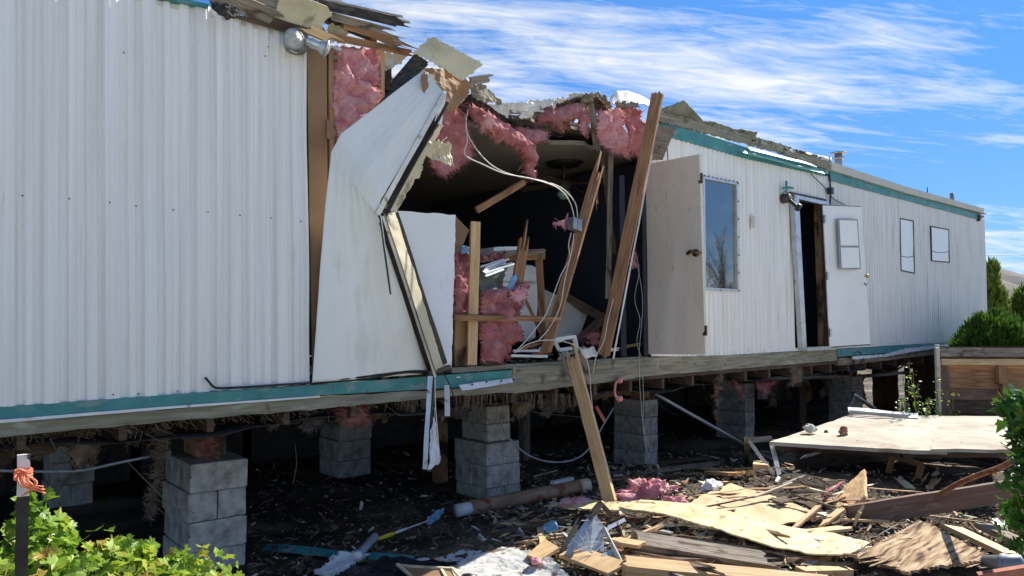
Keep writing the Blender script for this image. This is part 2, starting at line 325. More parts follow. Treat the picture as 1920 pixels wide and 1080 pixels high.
# ------------------------------------------------------------------ ground and far setting
mb = MB(); xs = [-400,-60,-12,-4]+[-2+.075*i for i in range(0,168)]+[11,12,13,14,16,18,21,26,40,80,400,3000]; ys = [-3000,-300,-40,-10]+[-4.6+.075*i for i in range(0,76)]+[1.4,1.8,2.4,3,3.8,5,7,10,20,60,400,3000]
nx, ny = len(xs), len(ys)
def fine(x, y):
    e = gh(x, y)
    if -2 < x < 11 and -5 < y < 3: e += noise.fractal(V((x*9, y*9, 3)), 1, 2, 3)*.010
    return e
mb.add([(x, y, fine(x, y)) for x in xs for y in ys], [(i*ny+j, (i+1)*ny+j, (i+1)*ny+j+1, i*ny+j+1) for i in range(nx-1) for j in range(ny-1)], 0, True)
tag(mb.build('ground', 'soil', keep=1), kind='structure', label='dark earth littered with rubble')
mat('bounce_gravel', [(.38,.38,.31),(.49,.485,.40),(.57,.56,.47)], 5, rough=1, bump=.8, bscale=40, bdist=.02, mask=[((.34,.30,.20), .8, (1,1,1), .55,.8)])  # pale unseen ground, added to bounce sunlight onto the shaded wall
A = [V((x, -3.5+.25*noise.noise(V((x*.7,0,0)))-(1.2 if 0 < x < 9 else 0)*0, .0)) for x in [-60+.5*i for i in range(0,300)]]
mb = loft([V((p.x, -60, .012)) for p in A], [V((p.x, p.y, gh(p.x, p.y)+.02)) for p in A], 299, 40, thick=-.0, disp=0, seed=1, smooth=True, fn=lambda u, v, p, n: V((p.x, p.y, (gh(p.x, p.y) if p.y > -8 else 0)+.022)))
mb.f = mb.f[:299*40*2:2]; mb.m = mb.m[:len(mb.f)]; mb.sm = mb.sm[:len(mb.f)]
tag(mb.build('bounce_ground', 'bounce_gravel'), kind='structure', label='pale gravel ground added out of view to bounce sunlight')
# hills beyond the right-hand end
mb = MB(); A = []; B = []; Tt = []
for i in range(61):
    px = 1700+i*16; base = AT(px, 640, 900); prof = 506+22*((px-1830)/90.0) if px > 1830 else 506
    prof = 500+.16*(px-1848)*(1 if px > 1848 else .3)+noise.noise(V((px*.02,0,0)))*4
    if px > 2050: prof = 500+.16*200-.1*(px-2050)
    T_ = AT(px, prof, 1500); base.z = -2
    A.append(V((base.x, base.y, -2))); B.append(T_)
mb = loft(A, B, 120, 30, thick=1, disp=12, fr=.012, seed=3, smooth=True)
tag(mb.build('hill', 'hill'), kind='structure', label='bare brown hillside')

# ------------------------------------------------------------------ the mobile home
home = empty('mobile_home', (0, 0, 1.2), 'long white corrugated mobile home torn open in the middle, standing on block piers', 'mobile home')
def xz(tr): return [(W(a, b).x, W(a, b).z) for a, b in tr]
def interp(tab, x):
    if x <= tab[0][0]:
        (x0,z0),(x1,z1) = tab[0], tab[1]; return z0+(z1-z0)*(x-x0)/(x1-x0)*.5
    for (x0,z0),(x1,z1) in zip(tab, tab[1:]):
        if x <= x1: return z0+(z1-z0)*(x-x0)/(x1-x0)
    return tab[-1][1]
BOT = xz([(0,762),(300,741),(580,720),(850,692),(960,688),(1215,668),(1322,668),(1560,654),(1640,650),(1790,640),(1848,637)])
TOP = xz([(330,-4),(572,62),(760,120),(1240,232),(1400,285),(1545,328),(1700,372),(1840,410),(1848,413)])
XE = W(1845, 420).x
def prof_left(x):
    p = x/.098; f = p % 1; k = int(math.floor(p)) % 5
    wd = (.24,.46,.24,.34,.48)[k]; a = .027 if k in (1,4) else .018
    d = abs(f-.5)/wd; s_ = 1 if d < .74 else max(0, 1-(d-.74)/.26)
    s2 = .003 if (x/.098*3)%1 < .3 else 0
    return -a*s_ - s2 + noise.noise(V((x*1.2, 0, 0)))*.006
def prof_right(x):
    f = (x/.078) % 1; d = abs(f-.5)/.42; return -.017*(1 if d < .4 else max(0, 1-(d-.4)/.6)) + noise.noise(V((x*1.7, 3, 0)))*.008
def siding(name, x0, x1, bot, top, prof, m, holes=(), dx=.011, y=0, shear=None, nz=6, wav=0):
    mb = MB(); n = int((x1-x0)/dx); cols = []
    for i in range(n+1):
        x = x0+(x1-x0)*i/n; segs = [(bot(x), top(x))]
        for hx0, hx1, hb, ht in holes:
            if hx0 <= x <= hx1:
                ns = []
                for a, b in segs:
                    zb, zt = hb(x), ht(x)
                    if zb > a: ns.append((a, min(zb, b)))
                    if zt < b: ns.append((max(zt, a), b))
                segs = ns
        cols.append((x, segs))
    for (x, sa), (x2, sb) in zip(cols, cols[1:]):
        if len(sa) != len(sb): sb = sa if len(sa) > len(sb) else sb; sa = sb
        for (a0, a1), (b0, b1) in zip(sa, sb):
            vs = []; fs = []
            for k in range(nz+1):
                t = k/nz
                for xx, (c0, c1) in ((x, (a0, a1)), (x2, (b0, b1))):
                    z = c0+(c1-c0)*t; vs.append((xx+(shear(z) if shear else 0), y+prof(xx)+noise.noise(V((xx*.9, z*1.1, 7)))*.010+(wav*noise.noise(V((xx*2.3, z*1.2, 17))) if wav else 0), z))
            for k in range(nz): fs.append((2*k, 2*k+1, 2*k+3, 2*k+2))
            mb.add(vs, fs, 0, True)
    return mb
def screws(mb, pts, prof, mi=1, r=.005):
    for p in pts:
        y = p.y+prof(p.x)-.008
        n = 6; vs = [(p.x+r*math.cos(a*math.pi/3), y, p.z+r*math.sin(a*math.pi/3)) for a in range(6)]+[(p.x, y-.004, p.z)]
        mb.add(vs, [(a, (a+1)%6, 6) for a in range(6)], mi)
bot = lambda x: interp(BOT, x); top = lambda x: interp(TOP, x)
XL = W(575, 400).x
def topl(x): return min(top(x), 3.62)+noise.noise(V((x*9, 0, 0)))*.012
mbs = siding('siding_panel', -1.6, XL, bot, topl, prof_left, 'siding', shear=lambda z: (2.3-z)*.022, nz=26, wav=.028, dx=.008)
rs = random.Random(3)
sp = [W(x, y, 0) for x, y in ((42,367),(128,374),(203,381),(254,387),(324,394),(386,399),(446,405),(506,409),(563,415))]
sp += [W(x, y, 0) for x, y in ((45,752),(133,747),(209,739),(258,738),(331,733))]+[W(x,y,0) for x,y in ((230,101),(495,107),(500,90))]
screws(mbs, sp, prof_left); mbs.build('siding_panel', ['siding','black_frame'], home)
# right of the breach: openings for the window, the front door and two small windows
def hole(px0, px1, tl, tr, bl, br):
    a = W(px0, tl); b = W(px1, tr); c = W(px0, bl); d = W(px1, br)
    return (a.x+.5*(c.x-a.x), b.x+.5*(d.x-b.x), lambda x: c.z+(d.z-c.z)*(x-c.x)/(d.x-c.x), lambda x: a.z+(b.z-a.z)*(x-a.x)/(b.x-a.x))
HW = hole(1317, 1379, 333, 345, 541, 545); HD = hole(1488, 1546, 372, 384, 652, 649)
XM = W(1557, 480).x; X0 = W(1215, 480).x
mbs = siding('siding_panel', X0+.02, XM, bot, lambda x: top(x)-.01, prof_right, 'siding_far', holes=[HW, HD])
screws(mbs, [W(x, y, 0) for x, y in ((1400,655),(1440,652),(1388,518),(1385,470),(1376,400))]+[V((X0+.2+.3*i, 0, bot(X0+.2+.3*i)+.03)) for i in range(14)], prof_right)
mbs.build('siding_panel', ['siding_far','black_frame'], home)
H1 = hole(1686, 1711, 410, 415, 507, 512); H2 = hole(1744, 1777, 425, 431, 489, 492)
mbs = siding('siding_panel', XM+.005, XE, bot, lambda x: top(x)-.005, prof_right, 'siding_far', holes=[H1, H2])
screws(mbs, [V((XM+.2+.3*i, 0, bot(XM+.2+.3*i)+.03)) for i in range(17)], prof_right); mbs.build('siding_panel', ['siding_end','black_frame'], home)
# far end wall and inner skin so nothing is paper thin
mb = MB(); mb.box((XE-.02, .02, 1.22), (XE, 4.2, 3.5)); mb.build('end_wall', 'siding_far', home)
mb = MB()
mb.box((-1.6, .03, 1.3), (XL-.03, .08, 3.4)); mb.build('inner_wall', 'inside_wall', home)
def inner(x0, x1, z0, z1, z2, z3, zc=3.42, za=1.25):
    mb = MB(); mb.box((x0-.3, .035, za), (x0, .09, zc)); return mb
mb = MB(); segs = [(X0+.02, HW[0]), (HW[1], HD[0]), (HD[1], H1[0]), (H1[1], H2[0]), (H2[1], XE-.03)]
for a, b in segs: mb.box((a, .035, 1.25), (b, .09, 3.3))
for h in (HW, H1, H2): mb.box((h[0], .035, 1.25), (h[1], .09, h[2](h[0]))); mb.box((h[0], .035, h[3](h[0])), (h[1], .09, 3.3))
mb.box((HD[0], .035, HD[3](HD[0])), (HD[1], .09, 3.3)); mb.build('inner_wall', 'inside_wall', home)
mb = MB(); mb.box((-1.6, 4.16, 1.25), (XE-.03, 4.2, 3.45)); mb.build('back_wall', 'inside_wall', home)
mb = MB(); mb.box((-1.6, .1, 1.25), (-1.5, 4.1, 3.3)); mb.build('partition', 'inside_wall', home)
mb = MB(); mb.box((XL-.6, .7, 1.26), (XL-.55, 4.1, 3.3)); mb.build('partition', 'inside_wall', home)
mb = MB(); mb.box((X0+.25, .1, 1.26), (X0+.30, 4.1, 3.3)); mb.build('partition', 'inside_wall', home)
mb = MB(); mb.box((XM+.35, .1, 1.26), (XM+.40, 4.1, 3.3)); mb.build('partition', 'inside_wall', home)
mb = MB(); mb.box((-1.6, .02, 1.13), (XE-.02, 4.15, 1.235)); mb.build('floor_deck', 'floor_inside', home)
for y in (1.05, 3.1):
    mb = MB(); mb.box((-1.6, y, .90), (XE-.3, y+.012, 1.12)); mb.box((-1.6, y-.05, .885), (XE-.3, y+.06, .90)); mb.build('chassis_beam', 'dark_metal', home)
mb = MB()
for i in range(34):
    x = -1.4+.48*i
    if x < XE-.1: mb.box((x, .03, 1.03), (x+.04, 4.1, 1.128))
mb.build('floor_joists', 'dark_wood', home)
loft([V((-1.6,.10,1.015)), V((XE-.3,.10,1.015))], [V((-1.6,4.08,1.0)), V((XE-.3,4.08,1.0))], 150, 30, thick=.004, disp=.05, fr=1.6, disp2=.01, fr2=7, rag=.03, smooth=True).build('belly_wrap', 'tar', home)
# back skirting keeps the crawl space dark
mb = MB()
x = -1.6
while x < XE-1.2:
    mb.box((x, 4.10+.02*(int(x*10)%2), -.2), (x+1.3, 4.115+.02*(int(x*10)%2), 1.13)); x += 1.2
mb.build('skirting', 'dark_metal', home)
# roof and ceiling; the front edge is torn back over the breach
XA = W(640, 100).x; XB = W(1240, 210).x
def roof_mb(z0, z1, crown, back, seed, x0=-1.6, x1=None, front=-.02):
    x1 = x1 or XE+.12; mb = MB(); n = 260; vs = []; fs = []; ry = (0, .5, 1)
    for i in range(n+1):
        x = x0+(x1-x0)*i/n
        inb = XA+.0 < x < XB
        yf = front if not inb else back+noise.fractal(V((x*4, seed, 0)), 1, 2, 4)*.12
        sag = -.07*math.exp(-((x-(XA+XB)/2)/1.0)**2)
        for z in (z0, z1):
            for k in ry:
                vs.append((x, yf+(4.25-yf)*k, z+sag*(1-k)+crown*(1-(2*k-1)**2)))
    for i in range(n):
        a = i*6; b = a+6
        for k in range(2): fs += [(a+k, a+k+1, b+k+1, b+k), (a+3+k, b+3+k, b+4+k, a+4+k)]
        fs += [(a, b, b+3, a+3), (a+2, a+5, b+5, b+2)]
    mb.add(vs, fs); return mb
roof_mb(3.36, 3.40, .0, .25, 1, front=.1).build('ceiling', 'inside_ceiling', home)
roof_mb(3.50, 3.53, .06, .2, 2, front=.03).build('roof_deck', 'grey_wood', home)
roof_mb(3.555, 3.575, .07, .28, 5, front=-.01).build('roof_cover', 'roof_metal', home)
# eave: teal trim, weathered fascia, gutter
def band(name, trt, trb, m, y0=-.03, y1=.02, n=40, seed=0, rag=0, smooth=False):
    A = [W(a, b, y0) for a, b in trt]; B = [W(a, b, y0) for a, b in trb]
    return loft(B, A, n*(len(A)-1), 3, thick=abs(y1-y0), disp=.006, fr=4, rag=rag, seed=seed).build(name, m, home)
band('eave_trim', [(1238,226),(1400,276),(1551,318)], [(1238,252),(1400,297),(1546,330)], 'teal', -.03, .01)
band('eave_trim', [(1556,320),(1700,362),(1838,402)], [(1556,338),(1700,376),(1838,412)], 'teal', -.03, .01)
band('fascia', [(1235,206),(1340,236),(1460,268),(1556,304)], [(1235,228),(1340,252),(1460,285),(1556,319)], 'mossy_wood', -.05, .0, rag=.012, seed=4)
A = [W(1560,304,-.07), W(1700,350,-.07), W(1845,391,-.07)]; B = [W(1560,319,-.07), W(1700,362,-.07), W(1845,400,-.07)]
loft(B, A, 60, 2, thick=.09, disp=.003).build('gutter', 'cream_panel', home)
mb = MB(); e = W(1838, 404, -.07); mb.box((e.x, -.06, e.z-.09), (e.x+.05, .1, e.z+.02)); mb.build('gutter_end', 'dark_metal', home)
for a, b in (((1390,284),(1545,324)), ((1405,279),(1530,311))):
    plank('loose_trim', W(*a, -.10), W(*b, -.07), .045, .006, 'pale_teal', parent=home, roll=-25, n=V((0,-1,.3)), warp=.006)
band('eave_trim', [(300,-12),(345,-2),(392,8)], [(300,-4),(345,5),(390,15)], 'teal', -.05, .01)
# base: teal trim over a mossy rim board
band('base_trim', [(-20,764),(300,742),(600,721),(850,702),(960,694)], [(-20,788),(300,762),(600,741),(850,727),(960,717)], 'teal', -.035, .0, seed=5)
band('drip_edge', [(-20,789),(300,763),(600,742)], [(-20,795),(300,768),(600,745)], 'white_metal', -.05, -.03, seed=5)
band('rim_board', [(-20,794),(300,768),(600,744),(850,729),(960,718),(962,690),(1215,671),(1400,664),(1570,654)],
                  [(-20,822),(300,792),(600,767),(850,743),(960,736),(966,738),(1215,706),(1400,690),(1570,676)], 'mossy_wood', -.02, .05, rag=.006, n=14, seed=6)
band('sill_plate', [(848,690),(960,683),(1100,676),(1215,668)], [(848,700),(960,692),(1100,684),(1215,673)], 'mossy_wood', .0, .10, rag=.004, seed=8)
band('base_trim', [(1570,655),(1680,649),(1790,640)], [(1570,669),(1680,660),(1790,647)], 'teal', -.03, .0, seed=7)
band('drip_edge', [(1600,668),(1660,664),(1700,654),(1790,643)], [(1600,674),(1660,669),(1700,662),(1790,648)], 'white_metal', -.07, -.05, rag=.008, seed=9)
band('rim_board', [(1572,672),(1680,664),(1800,650)], [(1572,686),(1680,674),(1800,658)], 'grey_wood', -.01, .04, rag=.006, seed=10)
# loose white flashing with nail holes under the breach
A = pxl((860,722,-.10),(915,714,-.10),(960,709,-.09)); B = pxl((868,732,-.13),(915,725,-.13),(962,717,-.12))
mbs = loft(B, A, 20, 4, thick=.002, disp=.006)
for x, y in ((912,713),(940,711),(885,718),(962,708)): p = W(x, y+3, -.14); mbs.box(p-V((.008,.002,.008)), p+V((.008,0,.008)), 1)
mbs.build('flashing', ['white_metal','black_frame'], home)
# cable stapled along the base
mb = MB(); mb.tube(pxl((385,708,-.03),(392,716,-.045),(405,727,-.05),(440,727,-.05),(520,722,-.05),(600,716,-.05),(700,704,-.07),(770,696,-.08),(805,697,-.09)), .008, 6)
mb.tube(pxl((600,719,-.05),(700,708,-.07),(760,699,-.08),(800,700,-.09)), .006, 6); mb.build('cable', 'black_wire', home)
# corner stud, hardboard strip between siding and the torn sheet
def quad(name, pts, m, parent=home, thick=.012, disp=.0, n=10, rag=0, seed=0, fr=3, nv=8, smooth=False):
    """pts: top-left, top-right, bottom-right, bottom-left as (px, py, Y)"""
    a, b, c, d = [W(*p) for p in pts]
    return loft([d, a], [c, b], n, nv, thick=-thick if thick < 0 else thick, disp=disp, fr=fr, rag=rag, seed=seed, smooth=smooth).build(name, m, parent)
quad('sheathing', [(574,85,.012),(611,80,.012),(616,720,.012),(585,718,.012)], 'hardboard', thick=.01, n=30)
plank('stud', W(616,95,.04), W(618,712,.04), .038, .08, 'wood', parent=home, n=V((0,-1,0)))
plank('stud', W(712,93,.08), W(716,400,.08), .03, .08, 'fresh_wood', parent=home, n=V((0,-1,0)))
quad('sheathing', [(612,222,-.012),(632,250,-.012),(618,262,-.012),(612,258,-.012)], 'hardboard', thick=.008, n=4)

# torn sheet: lower half stands before the wall, upper half leans out
WAVE = lambda a, s_: (lambda u, v, p, n: p + n*(a*math.sin(v*s_*6.283)))
low_ = 0 and loft(pxl((585,717,-.02),(597,560,-.05),(612,380,-.10),(621,272,-.16)), pxl((845,688,-.06),(848,600,-.06),(852,500,-.06),(853,400,-.05)), 2, 2)
# main lower sheet (left part, up to the fold), then the leaning upper sheet
A = pxl((585,717,-.055),(592,620,-.075),(600,500,-.09),(610,385,-.12),(621,285,-.15),(640,250,-.17),(690,212,-.20),(745,168,-.26),(797,130,-.30))
B = pxl((806,700,-.07),(780,615,-.16),(752,520,-.22),(725,440,-.27),(706,400,-.30),(715,372,-.33),(752,312,-.36),(795,240,-.42),(833,176,-.46))
def dent(u, v, p, n):
    return p-n*(.0035*max(0,math.sin(v*44))*(1 if u < .5 else .4))-n*.014*math.exp(-((v-.55-u*.1)/.18)**2-((u-.62)/.3)**2)
loft(A, B, 120, 90, thick=.004, disp=.005, fr=2.2, disp2=.0025, fr2=9, seed=11, smooth=True, fn=dent).build('torn_sheet', 'torn_metal', home)
quad('torn_sheet', [(741,395,-.05),(853,403,-.03),(845,690,-.05),(808,694,-.06)], 'white_paint', thick=.012, disp=.006, n=30, seed=3, rag=.005)
# folded edge channels
def strip(name, a, b, w, m, t=.01, roll=0, n=None, parent=home, **k): return plank(name, W(*a), W(*b), w, t, m, parent=parent, roll=roll, n=n, **k)
strip('edge_channel', (707,402,-.31), (832,176,-.47), .035, 'alu', .02, 20)
strip('edge_channel', (716,408,-.27), (836,190,-.42), .05, 'black_frame', .012, -25)
quad('torn_lining', [(820,238,-.38),(833,232,-.36),(745,395,-.25),(716,402,-.27)], 'cream_sheet', thick=.003, n=26, rag=.02, seed=8)
quad('torn_lining', [(775,302,-.30),(795,300,-.25),(788,330,-.2),(758,352,-.22)], 'cream_sheet', thick=.003, n=12, rag=.02, seed=18)
strip('edge_channel', (714,402,-.30), (812,704,-.13), .055, 'black_frame', .02, 25)
strip('edge_channel', (718,405,-.33), (816,706,-.15), .018, 'alu', .014, 0)
quad('torn_lining', [(720,402,-.30),(741,397,-.24),(832,690,-.12),(812,700,-.14)], 'cream_sheet', thick=.004, n=40, disp=.015, rag=.004, seed=5)
strip('edge_channel', (742,399,-.23), (835,682,-.10), .035, 'dark_metal', .012, -30)
strip('edge_channel', (712,404,-.34), (732,552,-.30), .012, 'dark_metal', .008, 0)
strip('edge_channel', (714,404,-.35), (735,552,-.31), .006, 'white_metal', .006, 0)
strip('edge_channel', (803,700,-.14), (842,688,-.10), .035, 'dark_metal', .03, 10)
mb = MB(); mb.tube(pxl((828,695,-.12),(840,715,-.11),(848,735,-.10),(850,745,-.10)), .005, 6); mb.build('cable', 'black_wire', home)
# sheet of twisted trim dangling below the corner
rt = empty('twisted_trim', W(808,705,-.15), 'twisted strips of white metal trim dangling below the torn corner', 'metal trim')
strip('trim_strip', (807,705,-.15), (797,880,-.2), .035, 'alu', .006, 20, parent=rt)
strip('trim_strip', (812,706,-.14), (806,885,-.18), .02, 'black_frame', .006, -20, parent=rt)
quad('trim_sheet', [(814,760,-.16),(818,790,-.13),(829,864,-.12),(799,882,-.2)], 'white_metal', parent=rt, thick=.003, disp=.03, fr=8, n=20, rag=.01)
mb = MB(); mb.tube(pxl((815,705,-.14),(816,760,-.13),(820,810,-.12),(824,862,-.12)), .006, 5); mb.build('trim_wire', 'alu', rt)
tag(plank('metal_strip', W(838,722,-.12), W(839,780,-.12), .035, .012, 'white_metal', roll=20), 'short white metal channel hanging under the teal trim', 'metal strip')

# top of the tear: brown card, cream roof sheet and dark lining
quad('torn_lining', [(790,112,-.20),(803,122,-.24),(705,222,-.18),(680,225,-.10)], 'tar', thick=.004, n=24, disp=.01, seed=3)
quad('torn_lining', [(778,100,-.18),(803,118,-.22),(740,170,-.20),(722,168,-.10)], 'tar', thick=.004, n=24, disp=.01, seed=4)
mb = loft(pxl((800,125,-.33),(790,145,-.36),(790,165,-.37),(812,195,-.38)), pxl((868,135,-.28),(880,160,-.28),(878,180,-.26),(850,210,-.28)), 16, 14, thick=.004, disp=.02, rag=.01, seed=2); mb.build('brown_card', 'hardboard', home)
mb = loft(pxl((773,100,-.26),(808,69,-.30)), pxl((868,152,-.38),(906,120,-.42)), 12, 40, thick=.006, disp=.03, fr=3, rag=.012, seed=6); mb.build('bent_roof_sheet', 'cream_sheet', home)
mb = loft(pxl((828,236,-.40),(838,170,-.44)), pxl((815,228,-.40),(828,172,-.44)), 8, 3, thick=.004); mb.build('torn_lining', 'white_metal', home)
mb = loft(pxl((800,258,-.36),(795,290,-.34)), pxl((845,270,-.28),(856,312,-.26)), 14, 14, thick=.003, disp=.06, fr=7, rag=.02, seed=15, smooth=False); mb.build('torn_lining', 'cream_sheet', home)
mb = MB(); mb.tube(pxl((822,272,-.3),(832,262,-.3),(838,258,-.3)), .004, 5); mb.build('torn_wire', 'white_wire', home); mb = MB(); mb.tube(pxl((814,290,-.3),(820,300,-.29),(826,295,-.29),(823,288,-.29)), .005, 5); mb.build('torn_wire', 'white_wire', home)

# ------------------------------------------------------------------ windows and doors of the home
def ring(name, hx, m, wd=.03, y=-.03, parent=home, th=.04, mat_pane=None, pane_y=.0):
    x0, x1, hb, ht = hx; P = [V((x0, y, ht(x0))), V((x1, y, ht(x1))), V((x1, y, hb(x1))), V((x0, y, hb(x0)))]
    c = sum(P, V())/4; fr = empty('window', c, None, None); fr.parent = home; fr.matrix_basis = WP[home].inverted() @ WP[fr]
    mb = MB(); e = wd
    for i in range(4):
        a, b = P[i], P[(i+1)%4]; d = (b-a).normalized(); n = V((-d.z, 0, d.x)); n = n if (c-a).dot(n) > 0 else -n
        a2 = a-d*(e*.5 if i%2 == 0 else -.5*e); b2 = b+d*(e*.5 if i%2 == 0 else -.5*e)
        vs = [a2-n*e*.5, b2-n*e*.5, b2+n*e*.5, a2+n*e*.5]; mb.add(vs+[v+V((0,th,0)) for v in vs], [(0,1,2,3),(7,6,5,4),(0,4,5,1),(1,5,6,2),(2,6,7,3),(3,7,4,0)])
    return fr, P, mb
fr, P, mb_ = ring('window', HW, 'alu', .028); mb_.build('frame', 'alu', fr)
mb = MB(); q = [p+V((0,.028,0)) for p in P]; mb.add(q+[p+V((0,.006,0)) for p in q], [(0,1,2,3),(7,6,5,4),(0,4,5,1),(1,5,6,2),(2,6,7,3),(3,7,4,0)]); mb.build('pane', 'glass_dark', fr)
for i in range(9): mbt = MB(); p = P[0].lerp(P[1], i/8); mbt.box(p+V((-.008,-.006,.008)), p+V((.008,0,.022))); mbt.build('clip', 'dark_metal', fr)
for i in range(7): mbt = MB(); p = P[1].lerp(P[2], i/6); mbt.box(p+V((.006,-.006,-.008)), p+V((.02,0,.008))); mbt.build('clip', 'dark_metal', fr)
for H in (H1, H2):
    fr, P, mb_ = ring('window', H, 'dark_metal', .016, y=-.024, th=.02); mb_.build('frame', 'dark_metal', fr)
    q = [p+V((0,.008,0)) for p in P]
    loft([q[3], q[0]], [q[2], q[1]], 14, 8, thick=-.006, disp=.004, fr=5).build('pane', 'pane_white', fr)
    mb = MB(); a = P[3].lerp(P[0], .28)+V((0,.004,0)); b = P[2].lerp(P[1], .33)+V((0,.004,0)); m_ = a.lerp(b, .5)-V((0,0,.02)); mb.tube([a, m_, b], .005, 5); mb.build('sagging_cord', 'dark_metal', fr)
# front doorway and its white door swung open
dj = [quad('door_frame', [(1480,366,-.03),(1489,368,-.03),(1504,655,-.03),(1496,655,-.03)], 'alu', thick=-.06, n=10),
      quad('door_frame', [(1538,383,-.05),(1545,385,-.05),(1557,655,-.05),(1549,656,-.05)], 'alu', thick=-.08, n=10),
      quad('door_frame', [(1482,366,-.04),(1546,380,-.04),(1546,387,-.04),(1484,373,-.04)], 'alu', thick=-.06, n=10),
      quad('door_frame', [(1502,651,-.05),(1560,648,-.05),(1560,654,-.05),(1502,658,-.05)], 'alu', thick=-.08, n=6),
      quad('door_lining', [(1526,385,.06),(1541,388,.06),(1549,650,.06),(1534,650,.06)], 'stained_board', thick=-.05, n=10)]
quad('door_header', [(1478,360,-.035),(1545,374,-.035),(1545,379,-.035),(1480,366,-.035)], 'dark_metal', thick=-.03, n=6)
def from_door(p0, p1, zoff, u, z):            # point on a hung door: u across 0..1, z up 0..1
    pass
def door(name, tl, tr, br, bl, m, th, label):
    a, b, c, d = tl, tr, br, bl
    o = loft([d, a], [c, b], 20, 10, thick=-th, disp=.003, fr=2).build(name, m, home); tag(o, label); return o
TL = W(1543,385,-.13); BL = W(1556,650,-.13)
TR = AT(1615,388,8.62*1.04); BR = AT(1632,645,8.62*1.04)
k_ = (BL-TL).length/(BR-TR).length; 
TR = CAM+(TR-CAM)*k_*1.0; BR = CAM+(BR-CAM)*k_*1.0
fd = door('front_door', TL, TR, BR, BL, 'white_paint', .04, 'white front door swung open on its hinges')
def dp(u, v, o=0.0):
    p = BL.lerp(TL, v).lerp(BR.lerp(TR, v), u); n = (BR-BL).cross(TL-BL).normalized(); n = n if n.dot(CAM-p) > 0 else -n; return p+n*o
def dquad(name, u0, u1, v0, v1, m, o, th=.008, parent=None):
    return loft([dp(u0,v0,o), dp(u0,v1,o)], [dp(u1,v0,o), dp(u1,v1,o)], 6, 4, thick=-th).build(name, m, parent or fd)
dquad('door_edge', -.015, 1.018, -.008, 1.006, 'dark_metal', -.012, .03)
dw = dquad('window', .27, .80, .545, .905, 'grey_metal', .048, .012)
dquad('pane', .31, .765, .555, .70, 'pane_white', .054, .004, dw); dquad('pane', .31, .765, .715, .895, 'pane_white', .054, .004, dw)
mb = MB(); mb.tube([dp(.90,.495,.04), dp(.90,.495,.09)], .012, 10); mb.tube([dp(.90,.495,.075), dp(.90,.495,.10)], .028, 12, taper=.7); mb.build('knob', 'brass', fd)
mb = MB(); mb.tube([dp(.90,.44,.04), dp(.90,.44,.055)], .022, 10); mb.build('lock', 'grey_metal', fd)
for v in (.1,.5,.9):
    mb = MB(); mb.box(dp(-.02,v,.03)-V((.02,.01,.05)), dp(-.02,v,.03)+V((.02,.01,.05))); mb.build('hinge', 'alu', fd)
# beige inner door standing square to the wall
TL = W(1211,308,-.01); BL = W(1216,664,-.01); dr = 6.72
TR = AT(1311,289,dr*.985); BR = AT(1322,665,dr*.985)
bd = door('inner_door', TL, TR, BR, BL, 'beige_door', .035, 'beige flush door swung out of the breach')
mb = MB(); mb.tube([dp(.90,.51,.0), dp(.90,.51,.012)], .035, 14); mb.tube([dp(.90,.51,.01), dp(.90,.51,.06)], .010, 8)
mb.tube([dp(.91,.512,.055), dp(.88,.515,.065), dp(.84,.514,.06), dp(.80,.505,.05)], [.016]*19, 8); mb.tube([dp(1.0,.51,.0), dp(.9,.511,.065)], .012, 8); mb.build('handle', 'bronze', bd)
for v in (.12,.88):
    mb = MB(); p = dp(1.0,v,-.01); mb.box(p-V((.008,.02,.045)), p+V((.008,.02,.045))); mb.build('latch_plate', 'bronze', bd)
# dark recess left of the door
strip('door_post', (1166,330,.06), (1170,668,.06), .05, 'inside_wall', .06)
strip('door_post', (1207,300,.03), (1212,666,.03), .04, 'inside_wall', .06)
quad('shelf', [(1168,515,1.0),(1203,518,1.0),(1203,545,1.0),(1168,545,1.0)], 'pale_teal', thick=-.02, n=4)
# wall lamp beside the front door
wl = empty('security_light', W(1472,370,-.06), 'dark wall lamp with teal bracket beside the front doorway', 'wall lamp')
p = W(1472,372,-.05)
mb = MB(); mb.tube([p+V((0,.03,0)), p+V((0,-.06,0))], .06, 16, taper=.9); mb.build('housing', 'dark_metal', wl)
mb = MB(); mb.tube([p+V((0,-.06,-.03)), p+V((.03,-.12,-.10)), p+V((.04,-.16,-.13))], [.02]*7+[.045]*6, 12); mb.build('lamp_head', 'black_frame', wl)
mb = MB(); mb.tube([p+V((-.10,-.03,.10)), p+V((.0,-.03,.13)), p+V((.13,-.03,.13))], .012, 6); mb.tube([p+V((-.02,-.03,.20)), p+V((-.02,-.03,.03))], .012, 6); mb.tube([p+V((-.10,-.03,.05)), p+V((.03,-.03,.12))], .010, 6); mb.build('bracket', 'teal', wl)
o = quad('light_switch', [(1407,405,-.03),(1413,405,-.03),(1413,428,-.03),(1407,428,-.03)], 'cream_panel', parent=home, thick=-.015, n=3)
# cable drooping from the eave to the doorway
mb = MB(); mb.tube(pxl((1520,326,-.08),(1545,350,-.06),(1562,372,-.06),(1585,384,-.06)), .006, 5); mb.build('cable', 'black_wire', home)
mb = MB(); mb.tube(pxl((1555,325,-.05),(1557,360,-.05),(1556,384,-.05)), .012, 5); mb.box(W(1557,358,-.06)-V((.03,.03,.04)), W(1557,358,-.06)+V((.03,.03,.04))); mb.build('junction_box', 'black_frame', home)
